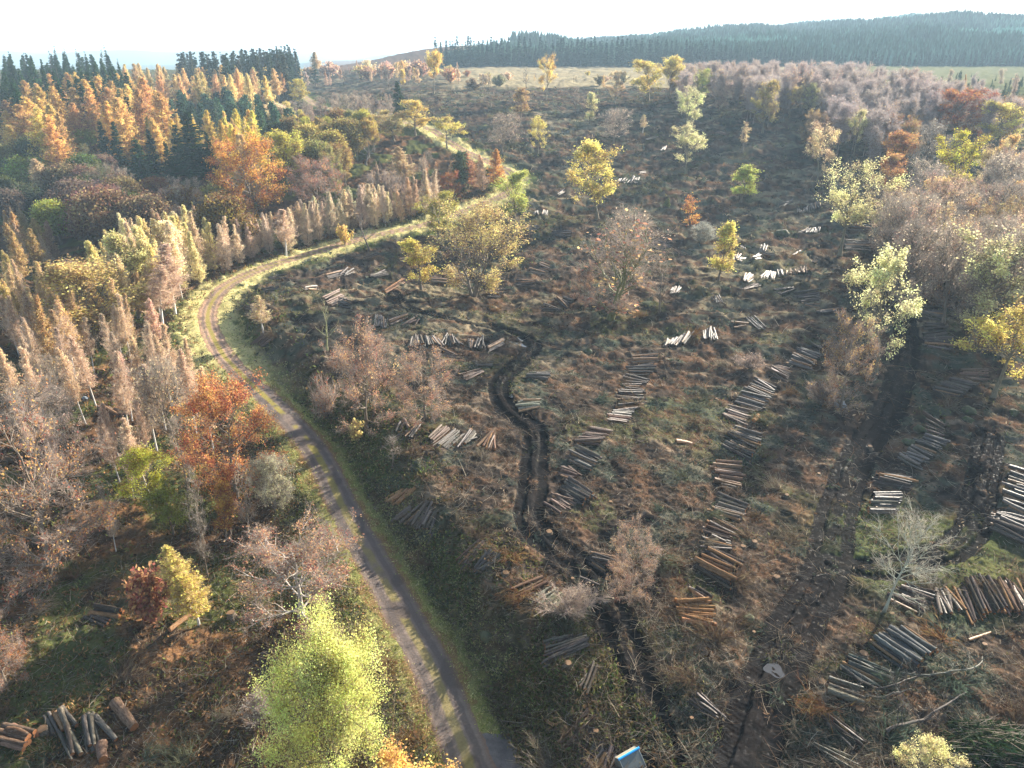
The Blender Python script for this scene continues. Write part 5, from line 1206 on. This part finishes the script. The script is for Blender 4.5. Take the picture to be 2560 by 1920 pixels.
for k, x, y, r, lab in [(8, 1345, 118, .30, 'pale topped stump right of the rut where the ruts straighten'), (8, 1065, 412, .30, 'orange topped stump on the bank above the thick log trio'), (8, 1465, 1000, .27, 'mossy stump below the wide fanned pile'),
        (8, 1645, 1415, .20, 'round pale cut stump right of the upper pile by the blue topped box'), (7, 245, 205, .35, 'tall cut stump in the shaded left wood'), (7, 285, 1420, .36, 'orange cut stump between the bottom left piles'), (7, 1495, 695, .34, 'pale stump beside the small yellow birches'),
        (9, 475, 210, .26, 'orange cut stump left of the muddy track'), (9, 405, 225, .24, 'dark red cut stump right of the broad dark pile'), (9, 625, 400, .30, 'reddish cut stump beside the muddy track junction'), (9, 1360, 660, .22, 'pale cut stump at the foot of the pale leafless tree'),
        (9, 1180, 915, .32, 'dark cut stump beside the neat blue grey pile'), (9, 910, 1105, .30, 'reddish stump left of the pile with the bright mossy log'), (9, 1155, 1280, .30, 'grey cut stump above the long bottom right pile'), (9, 30, 730, .28, 'orange stump beside the orange peeled pile'),
        (5, 840, 1130, .25, 'orange stump above the pale row over the track bank'), (8, 1495, 440, .15, 'small pale stump on the strip between the ruts'), (6, 690, 695, .26, 'pale stump beside the red brown pile'), (6, 1220, 1235, .28, 'orange stump left of the muddy slope')]:
    stump(shot(*cr(k, x, y)), r, rng.uniform(.25, .4) if r < .34 else .55, lab)
ci = CLEARI[rng.integers(0, len(CLEARI), 4000)]; cnt = 0; used = []
for i in ci:
    if cnt >= 46: break
    if any((fx[i] - a) ** 2 + (fy[i] - b) ** 2 < 12 for a, b in used): continue
    used.append((fx[i], fy[i])); cnt += 1
    stump((fx[i], fy[i]), rng.uniform(.14, .26), rng.uniform(.22, .45), 'low cut tree stump among the brash of the clearing', 'scattered stumps of the clearing', tuple(np.array([.14, .12, .08]) * rng.uniform(.7, 1.4)))

# ------------------------------------------------------------------ boulder and mossy rocks
def rock(p, r, col, label, sq=(1, .8, .75), group=None):
    import bmesh
    bm = bmesh.new(); bmesh.ops.create_icosphere(bm, subdivisions=3, radius=1)
    s = rng.uniform(0, 90)
    for v in bm.verts:
        c_ = np.array(v.co); k = 1 + 1.1 * (float(fbm(np.array([c_[0] * 1.3 + s]), np.array([c_[1] * 1.3 + c_[2] * 1.7]), 71, 3)[0]) - .5)
        v.co = Vector(c_ * k * np.array(sq))
    me = bpy.data.meshes.new('rock'); bm.to_mesh(me); bm.free(); me.materials.append(M_ROCK)
    me.polygons.foreach_set('use_smooth', np.ones(len(me.polygons), bool))
    o = obj('boulder', me, None, col); o.scale = (r, r, r); o.location = (p[0], p[1], gz(p[0], p[1]) + r * .3); o.rotation_euler = (0, 0, rng.uniform(0, 6))
    tag(o, label, 'boulder', group)
M_ROCK = barkmat('rock', 2.5, .6, 1.3, [((.08, .11, .03), 1.6, .58)], rough=.85, stretch=(1, 1, 1))
rock(shot(*cr(6, 1030, 955)), .95, (.30, .31, .32), 'smooth grey boulder at the foot of the orange leaved bare tree')
for k, x, y, r, lab in [(6, 1540, 1115, .8, 'mossy boulder beside the loose log pile'), (6, 1465, 1205, .7, 'small mossy boulder right of the muddy slope'), (6, 1850, 1000, .9, 'green mossy boulder in the shade at right, upper of two'), (6, 1850, 1060, .8, 'green mossy boulder in the shade at right, lower of two'),
        (3, 650, 1515, 1.7, 'large mossy hummock boulder beside the white log row'), (6, 2150, 1000, .7, 'mossy rock near the right edge below the yellow oak'), (9, 440, 700, .5, 'bright mossy rock between the log column and muddy track'), (8, 940, 810, .5, 'green mossy rock on the near bank'), (5, 1590, 615, .7, 'dark mossy rock right of the puddles'), (4, 545, 905, .5, 'bluish rock in the shaded left wood'), (9, 1475, 640, .32, 'grey rock below the fanned pile')]:
    rock(shot(*cr(k, x, y)), r, (.085, .09, .05) if k != 4 else (.2, .24, .3), lab)

# ------------------------------------------------------------------ clear sided box with a blue bar
def box():
    a = shot(*cr(8, 1800, 1640)); b = shot(*cr(8, 1905, 1570)); ctr = (a + b) / 2
    ex = unit(np.array([b[0] - a[0], b[1] - a[1], 0])); ey = np.array([ex[1], -ex[0], 0]); z0 = gz(ctr[0], ctr[1]) + .02   # ey points to the camera side
    root = empty('field_shelter', (ctr[0], ctr[1], z0)); tag(root, 'small open box with clear panels and a bright blue roller bar at the bottom edge', 'box')
    hl, hw, hh = .78, .55, .75
    def pt(u, v, w): return ex * u + ey * v + np.array([0, 0, w])
    P_ = [pt(-hl, -hw * .75, 0), pt(hl, -hw * .75, 0), pt(hl, hw * 1.6, 0), pt(-hl, hw * 1.6, 0), pt(-hl, 0, hh), pt(hl, 0, hh), pt(-hl, -hw * .7, hh * .72), pt(hl, -hw * .7, hh * .72)]
    M_PAN = plain('tan_panel', (.34, .30, .20), .35, .5, .15, 3.0); M_PAN2 = plain('grey_panel', (.13, .14, .13), .25, .5, .2, 3.0); M_BLUE = plain('blue_plastic', (.02, .33, .80), .35, .5); M_RIM = plain('rim_metal', (.55, .53, .46), .35, .5, 0, 8, .6)
    def panel(name, ids, m, th=.02):
        v = np.array([P_[i] for i in ids]); nrm = unit(np.cross(v[1] - v[0], v[2] - v[0])) * th; V = np.vstack([v, v + nrm]); n = len(ids)
        F4 = [[i, (i + 1) % n, (i + 1) % n + n, i + n] for i in range(n)]
        caps = [(np.array([list(range(n))[::-1]]), 0), (np.array([list(range(n, 2 * n))]), 0)]
        obj(name, mesh(name, V, [(np.array(F4), 0)] + caps, [m]), root)
    panel('front_panel', [3, 2, 5, 4], M_PAN2); panel('back_panel', [4, 5, 7, 6], M_PAN); panel('rear_wall', [0, 1, 7, 6], M_PAN2); panel('side_panel', [0, 3, 4, 6], M_PAN2); panel('side_panel', [1, 2, 5, 7], M_PAN2)
    V, F = polytube(np.array([P_[4] + [0, 0, .05] - ex * .06, P_[5] + [0, 0, .05] + ex * .06]), [.075, .075], 12)
    obj('roller_bar', mesh('roller_bar', V, [(F, 0)], [M_BLUE], None, None, True), root)
    A_ = Acc()
    for i, j in ((3, 4), (2, 5), (4, 6), (5, 7), (2, 3), (6, 7)): A_.add(polytube(np.array([P_[i], P_[j]]) + [0, 0, .02], [.02, .02], 6))
    obj('rim', mesh('rim', np.concatenate(A_.V), A_.F, [M_RIM]), root)
box()

# ------------------------------------------------------------------ fallen limbs at the bottom right
def limb(px, rad, label, col, br=6):
    P_ = smooth_line([shot(*cr(9, *p)) for p in px], 5); zz = zfull(P_[:, 0], P_[:, 1], False); P_[:, 2] = zz + .25 + .35 * np.sin(np.linspace(0, 3.1, len(P_)))
    A_ = Acc(); A_.add(polytube(P_, np.linspace(rad, rad * .3, len(P_)), 7))
    idx_ = rng.integers(3, len(P_) - 1, br * 2); b0 = P_[idx_]; d = unit(rng.normal(size=(br * 2, 3)) * [1, 1, .5] + [0, 0, .35]); pl_ = polyl(b0, d, rng.uniform(.8, 2.6, br * 2), 4, .02, .25)
    for i in range(4): A_.add(tubes(pl_[:, i], pl_[:, i + 1], .035 - .007 * i, .028 - .007 * i, 4))
    k = 160; sel = rng.integers(0, len(pl_), k); bb, dd = along(pl_[sel], rng.uniform(.2, 1, (k, 1))); A_.add(strips(bb[:, 0], bb[:, 0] + rnd_dir(dd[:, 0], .8) * rng.uniform(.3, .9, (k, 1)), .025))
    o = obj('fallen_branch', A_.build('fallen_branch', [M_BARK], False), None, col); tag(o, label, 'branch')
limb([(1060, 1010), (1160, 1090), (1270, 1150), (1380, 1140), (1490, 1090), (1640, 1075)], .11, 'long crooked fallen limb running right from the uneven pile', (.085, .07, .058))
limb([(1440, 1050), (1560, 1085), (1720, 1080), (1850, 1070), (1930, 990), (1945, 925)], .085, 'lichened fallen limb with an upturned tip at the bottom right', (.13, .13, .10))
limb([(1190, 1190), (1290, 1215), (1380, 1200), (1480, 1160)], .09, 'thin fallen limb under the long crooked limb', (.11, .10, .08), 4)
limb([(1320, 1430), (1420, 1400), (1560, 1360), (1700, 1290), (1830, 1190)], .14, 'dark fallen limb behind the half bare small tree at the bottom', (.08, .065, .055), 8)
# ------------------------------------------------------------------ felled yew, brash, grass and litter
def yew():
    acc = Acc(); c0 = shot(*cr(9, 2050, 1560)); n = 2600
    a = rng.uniform(0, 6.28, n); rr_ = 4.2 * rng.uniform(0, 1, n) ** .55
    B = np.stack([c0[0] + .8 + rr_ * np.cos(a) * 1.2, c0[1] - .6 + rr_ * np.sin(a) * .75, np.zeros(n)], 1)
    B[:, 2] = zfull(B[:, 0], B[:, 1], False) + .15 + 1.5 * np.exp(-(rr_ / 2.6) ** 2) * rng.uniform(.2, 1, n)
    d = unit(np.stack([.9 + .4 * rng.normal(size=n), -.35 + .45 * rng.normal(size=n), .12 * rng.normal(size=n)], 1))
    acc.add(leaves(B, rng.uniform(.25, .7, n), .14, d), 0, np.clip(.45 + .3 * rng.normal(size=n), 0, 1))
    m = 700; k = rng.integers(0, n, m); acc.add(strips(B[k], B[k] + d[k] * rng.uniform(.6, 1.8, (m, 1)) + [0, 0, .3], .035), 1, rng.uniform(size=m))
    tag(obj('felled_yew', acc.build('felled_yew', [M_NEEDLE, M_TW['grey']]), None, (.042, .068, .03)), 'felled dark green conifer top lying in the bottom right corner', 'felled tree')
yew()

def sample(I, n):
    i = I[rng.integers(0, len(I), n)]
    x = fx[i] + rng.normal(size=n) * .12 * gr_[i] / 60; y = fy[i] + rng.normal(size=n) * .12 * gr_[i] / 60
    return x, y, gzv[i], np.maximum(gr_[i] / 75.0, .75)
def sticks(name, I, n, lmin, lmax, rad, cols, label, cat, patch=None, lift=.10, near=None):
    x, y, z, s = sample(I, n)
    if patch is not None:
        k = rng.uniform(size=n) < patch(x, y); x, y, z, s = x[k], y[k], z[k], s[k]; n = len(x)
    s = s ** .6
    az = rng.uniform(0, 2 * math.pi, n); el = rng.normal(size=n) * .22 + .06
    d = np.stack([np.cos(az) * np.cos(el), np.sin(az) * np.cos(el), np.sin(el)], 1)
    ln = (lmin + (lmax - lmin) * rng.uniform(0, 1, n) ** 2.2) * s
    B = np.stack([x, y, z + lift * rng.uniform(.2, 1.6, n)], 1)
    r_ = rad * rng.uniform(.5, 1.5, n) * s
    bend = unit(rng.normal(size=(n, 3))) * (ln * .10)[:, None]; Mi = B + d * (ln * .5)[:, None] + bend; E = B + d * ln[:, None]
    acc = Acc(); cols = np.array(cols); v = rng.uniform(size=n)
    acc.add(tubes(B, Mi, r_, r_ * .8, 3), 0, np.repeat(v, 3)); acc.add(tubes(Mi, E, r_ * .8, r_ * .35, 3), 0, np.repeat(v, 3))
    ci_ = rng.integers(0, len(cols), n); c_ = np.repeat(cols[ci_], 6, 0)
    me = mesh(name, np.concatenate(acc.V), acc.F, [M_COV], None, np.concatenate([c_, c_]) * np.repeat(.6 + .8 * v, 6)[np.tile(np.arange(n * 6), 2)][:, None])
    tag(obj(name, me), label, cat, None, 'stuff')
def covermat():
    m, nt = newmat('litter'); out = N(nt, 'ShaderNodeOutputMaterial'); at = N(nt, 'ShaderNodeAttribute', attribute_name='gcol')
    df = N(nt, 'ShaderNodeBsdfDiffuse'); tr = N(nt, 'ShaderNodeBsdfTranslucent'); mx = N(nt, 'ShaderNodeMixShader', i_0=.3)
    L(nt, at.outputs['Color'], df.inputs[0]); L(nt, at.outputs['Color'], tr.inputs[0]); L(nt, df.outputs[0], mx.inputs[1]); L(nt, tr.outputs[0], mx.inputs[2]); L(nt, mx.outputs[0], out.inputs[0])
    return m
M_COV = covermat()
def notmud(x, y): return np.ones(len(x))
WOODC = [(.20, .155, .115), (.13, .10, .075), (.34, .28, .21), (.24, .15, .09), (.09, .07, .055), (.28, .24, .18), (.42, .37, .29), (.17, .165, .13), (.10, .075, .055)]
sticks('brash', CLEARI, 105000, .3, 2.6, .0145, WOODC, 'tangle of cut branches and sticks strewn over the clearing', 'brash', lambda x, y: .35 + .65 * ss(.42, .6, fbm(x / 4, y / 4, 81, 2)))
sticks('woodland_litter', LEFTI, 34000, .3, 2.2, .016, WOODC, 'fallen twigs and branches on the floor of the left wood', 'fallen twigs')
def tufts(name, I, n, size, cols, label, cat, patch=None, blades=5, asp=.16, spread=.35, upw=.8, jit=.25):
    x, y, z, s = sample(I, n)
    if patch is not None:
        k = rng.uniform(size=n) < patch(x, y); x, y, z, s = x[k], y[k], z[k], s[k]; n = len(x)
    s = s ** .8
    cols = np.array(cols); cc = cols[rng.integers(0, len(cols), n)] * (1 + jit * rng.normal(size=(n, 1)))
    i = np.repeat(np.arange(n), blades); m = len(i); sz = size * s[i] * rng.uniform(.5, 1.3, m)
    d = unit(np.stack([rng.normal(size=m), rng.normal(size=m), np.abs(rng.normal(size=m)) * upw + .15], 1))
    B = np.stack([x[i], y[i], z[i] - .03], 1) + rng.normal(size=(m, 3)) * [1, 1, .1] * (spread * s[i])[:, None]
    V, F = leaves(B + d * sz[:, None] * .8, sz, asp, d)
    me = mesh(name, V, [(F, 0)], [M_COV], None, np.repeat(np.clip(cc[i] * (1 + .25 * rng.normal(size=(m, 1))), .004, .8), 4, 0))
    tag(obj(name, me), label, cat, None, 'stuff')
tufts('rough_grass', CLEARI, 20000, .20, [(.16, .18, .06), (.11, .14, .045), (.24, .22, .09), (.09, .12, .05)], 'moss and rough grass growing through the brash', 'grass', lambda x, y: ss(.54, .64, fbm(x / 9, y / 9, 52, 3)) * .9 + .03)
tufts('dead_bracken', CLEARI, 30000, .19, [(.13, .085, .055), (.18, .115, .07), (.11, .08, .055), (.25, .20, .14), (.08, .065, .05), (.19, .165, .12), (.12, .12, .075)], 'dead brown bracken and needle brash over the clearing', 'bracken', lambda x, y: ss(.45, .6, fbm(x / 2.3, y / 2.3, 51, 3)) * .85 + .08, asp=.28)
tufts('conifer_brash', CLEARI, 13000, .26, [(.06, .08, .058), (.05, .068, .048), (.09, .105, .08), (.05, .06, .042)], 'cut green conifer sprays lying over the clearing', 'conifer sprays', lambda x, y: ss(.52, .64, fbm(x / 3.2, y / 3.2, 56, 3)), asp=.30, upw=.35, blades=6)
tufts('pale_grass', VERGEI, 26000, .17, [(.40, .38, .15), (.46, .42, .19), (.30, .33, .10), (.22, .28, .07), (.52, .44, .22)], 'pale grass on the verges of the track', 'grass', lambda x, y: .9 - .5 * ss(60, 40, np.hypot(x, y)), blades=5, spread=.25)
tufts('bank_growth', np.nonzero((gd > np.where(gr_ < 100, 3.6, 6.2)) & (gd < 12) & (gr_ > 26) & (gr_ < 160) & (np.abs(GT.ravel()) < R(52)))[0], 13000, .24, [(.085, .115, .035), (.11, .13, .045), (.13, .10, .06), (.16, .15, .06), (.18, .12, .065), (.12, .085, .055)], 'green ferns and shrubs on the shaded track bank', 'bank plants', lambda x, y: .12 + .88 * ss(.42, .58, fbm(x / 9, y / 9, 52, 3)), asp=.32, blades=6)
tufts('wood_ground_cover', LEFTI, 30000, .24, [(.18, .11, .05), (.24, .13, .06), (.10, .12, .035), (.14, .15, .05), (.30, .18, .08), (.09, .07, .045)], 'brown bracken, brambles and moss on the floor of the left wood', 'undergrowth', lambda x, y: .3 + .7 * ss(.4, .6, fbm(x / 3, y / 3, 88, 2)), asp=.3)

# brush heaps: small dead branch tops thrown about the clearing
def brushheap():
    acc = Acc(); n = 46
    az = rng.normal(size=n) * .8; el = rng.uniform(.05, .7, n); P_ = polyl(rng.normal(size=(n, 3)) * [.25, .25, .05], np.stack([np.cos(az) * np.cos(el), np.sin(az) * np.cos(el), np.sin(el)], 1), rng.uniform(.8, 2.4, n), 4, -.10, .16)
    P_[:, 0] = 0; acc.add(polytube(np.array([[0, 0, -.1], [0, 0, .1]]), [.1, .05], 5), 0, .5)
    for i in range(4): acc.add(tubes(P_[:, i], P_[:, i + 1], .022 - .004 * i, .018 - .004 * i, 3), 0, .5)
    k = 420; sel = rng.integers(0, n, k); b, d = along(P_[sel], rng.uniform(.2, 1, (k, 1))); acc.add(strips(b[:, 0], b[:, 0] + rnd_dir(d[:, 0], .8) * rng.uniform(.2, .7, (k, 1)), .022), 0, rng.uniform(size=k))
    return acc.build('brush_heap', [M_LEAF])
BH = [brushheap() for _ in range(4)]
ci = CLEARI[rng.integers(0, len(CLEARI), 6000)]; used = []; li = LEFTI[rng.integers(0, len(LEFTI), 3000)]
for I_, lim, lab, grp in ((ci, 150, 'tangled heap of dead twigs lying in the clearing', 'brush heaps of the clearing'), (li, 60, 'tangled heap of dead twigs on the floor of the left wood', 'brush heaps of the left wood')):
    cnt = 0
    for i in I_:
        if cnt >= lim: break
        if gr_[i] > 190 or min(abs(polydist(T, [fx[i]], [fy[i]], 8)[0][0]) for T in (T1, T2, T3)) < 3.4 or any((fx[i] - a) ** 2 + (fy[i] - b) ** 2 < 9 for a, b in used): continue
        used.append((fx[i], fy[i])); cnt += 1
        col = [(.20, .145, .10), (.15, .105, .07), (.24, .20, .15), (.22, .125, .065), (.12, .125, .08), (.09, .12, .085)][rng.integers(6)]
        o = obj('brush_heap', BH[cnt % 4], None, col); s = rng.uniform(.7, 1.5); o.scale = (s, s, s * .9); o.location = (fx[i], fy[i], gzv[i] + .05); o.rotation_euler = (0, 0, rng.uniform(0, 6.28))
        tag(o, lab, 'brush heap', grp)

# ------------------------------------------------------------------ haze, sky, sun, camera
def hazebox():
    me = bpy.data.meshes.new('haze'); s = 9800.0; z0, z1 = -120.0, 260.0
    V = [(-s, -s, z0), (s, -s, z0), (s, s, z0), (-s, s, z0), (-s, -s, z1), (s, -s, z1), (s, s, z1), (-s, s, z1)]
    me.from_pydata(V, [], [(3, 2, 1, 0), (4, 5, 6, 7), (0, 1, 5, 4), (1, 2, 6, 5), (2, 3, 7, 6), (3, 0, 4, 7)])
    m, nt = newmat('haze'); out = N(nt, 'ShaderNodeOutputMaterial'); v = N(nt, 'ShaderNodeVolumePrincipled')
    v.inputs['Color'].default_value = (.55, .78, 1.0, 1); v.inputs['Density'].default_value = HAZE; v.inputs['Anisotropy'].default_value = .1
    L(nt, v.outputs[0], out.inputs['Volume']); me.materials.append(m)
    o = obj('haze', me); tag(o, 'thin pale haze over the valley', 'haze', None, 'stuff')
HAZE = 0.00022
hazebox()
w = bpy.data.worlds.new('World'); scene.world = w; w.use_nodes = True
nt = w.node_tree; nt.nodes.clear()
out = N(nt, 'ShaderNodeOutputWorld'); bg = N(nt, 'ShaderNodeBackground'); sky = N(nt, 'ShaderNodeTexSky', sky_type='NISHITA')
sky.sun_disc = False; sky.sun_elevation = SUN_EL; sky.sun_rotation = SUN_AZ; sky.dust_density = 2.0; sky.air_density = 1.0; sky.ozone_density = 1.0; sky.altitude = 200
bg.inputs['Strength'].default_value = .06
geo = N(nt, 'ShaderNodeTexCoord'); sx = N(nt, 'ShaderNodeSeparateXYZ'); L(nt, geo.outputs['Generated'], sx.inputs[0])
mp = N(nt, 'ShaderNodeMapping'); mp.inputs['Scale'].default_value = (1.6, 1.6, 11.0); L(nt, geo.outputs['Generated'], mp.inputs[0])
cn = N(nt, 'ShaderNodeTexNoise', i_Scale=2.2, i_Detail=6.0, i_Roughness=.6); L(nt, mp.outputs[0], cn.inputs['Vector'])
cm_ = N(nt, 'ShaderNodeMapRange', i_1=.34, i_2=.6, i_3=.45, i_4=1.0); L(nt, cn.outputs[0], cm_.inputs[0])
el_ = N(nt, 'ShaderNodeMapRange', i_1=.10, i_2=.42, i_3=.95, i_4=.0); L(nt, sx.outputs['Z'], el_.inputs[0])
mu = N(nt, 'ShaderNodeMath', operation='MULTIPLY'); L(nt, cm_.outputs[0], mu.inputs[0]); L(nt, el_.outputs[0], mu.inputs[1])
cmx = N(nt, 'ShaderNodeMix', data_type='RGBA'); L(nt, mu.outputs[0], cmx.inputs[0]); L(nt, sky.outputs[0], cmx.inputs[6]); cmx.inputs[7].default_value = (7.5, 7.7, 7.9, 1)
L(nt, cmx.outputs[2], bg.inputs[0]); L(nt, bg.outputs[0], out.inputs[0])
sd = bpy.data.lights.new('sun', 'SUN'); sd.energy = 5.0; sd.angle = R(.5); sd.color = (1.0, .90, .76)
so = bpy.data.objects.new('sun', sd); COL.objects.link(so)
to = Vector((math.sin(SUN_AZ) * math.cos(SUN_EL), math.cos(SUN_AZ) * math.cos(SUN_EL), math.sin(SUN_EL)))
so.rotation_euler = to.to_track_quat('Z', 'Y').to_euler(); so.location = (0, 0, 120)
cd = bpy.data.cameras.new('camera'); cd.sensor_fit = 'HORIZONTAL'; cd.sensor_width = 36; cd.lens = 36 * FPX / 2560; cd.clip_start = .5; cd.clip_end = 30000
co = bpy.data.objects.new('camera', cd); COL.objects.link(co); co.location = (0, 0, CAMH); co.rotation_euler = (math.pi / 2 - PITCH, 0, 0)
scene.camera = co
scene.view_settings.view_transform = 'Standard'; scene.view_settings.look = 'None'; scene.view_settings.gamma = 1; scene.view_settings.use_curve_mapping = False
scene.view_settings.exposure = EXPOSURE if 'EXPOSURE' in globals() else 2.08
cy = scene.cycles
cy.max_bounces = 6; cy.diffuse_bounces = 3; cy.glossy_bounces = 2; cy.transmission_bounces = 4; cy.volume_bounces = 1; cy.transparent_max_bounces = 4
cy.use_denoising = True; cy.use_adaptive_sampling = True; cy.adaptive_threshold = .02
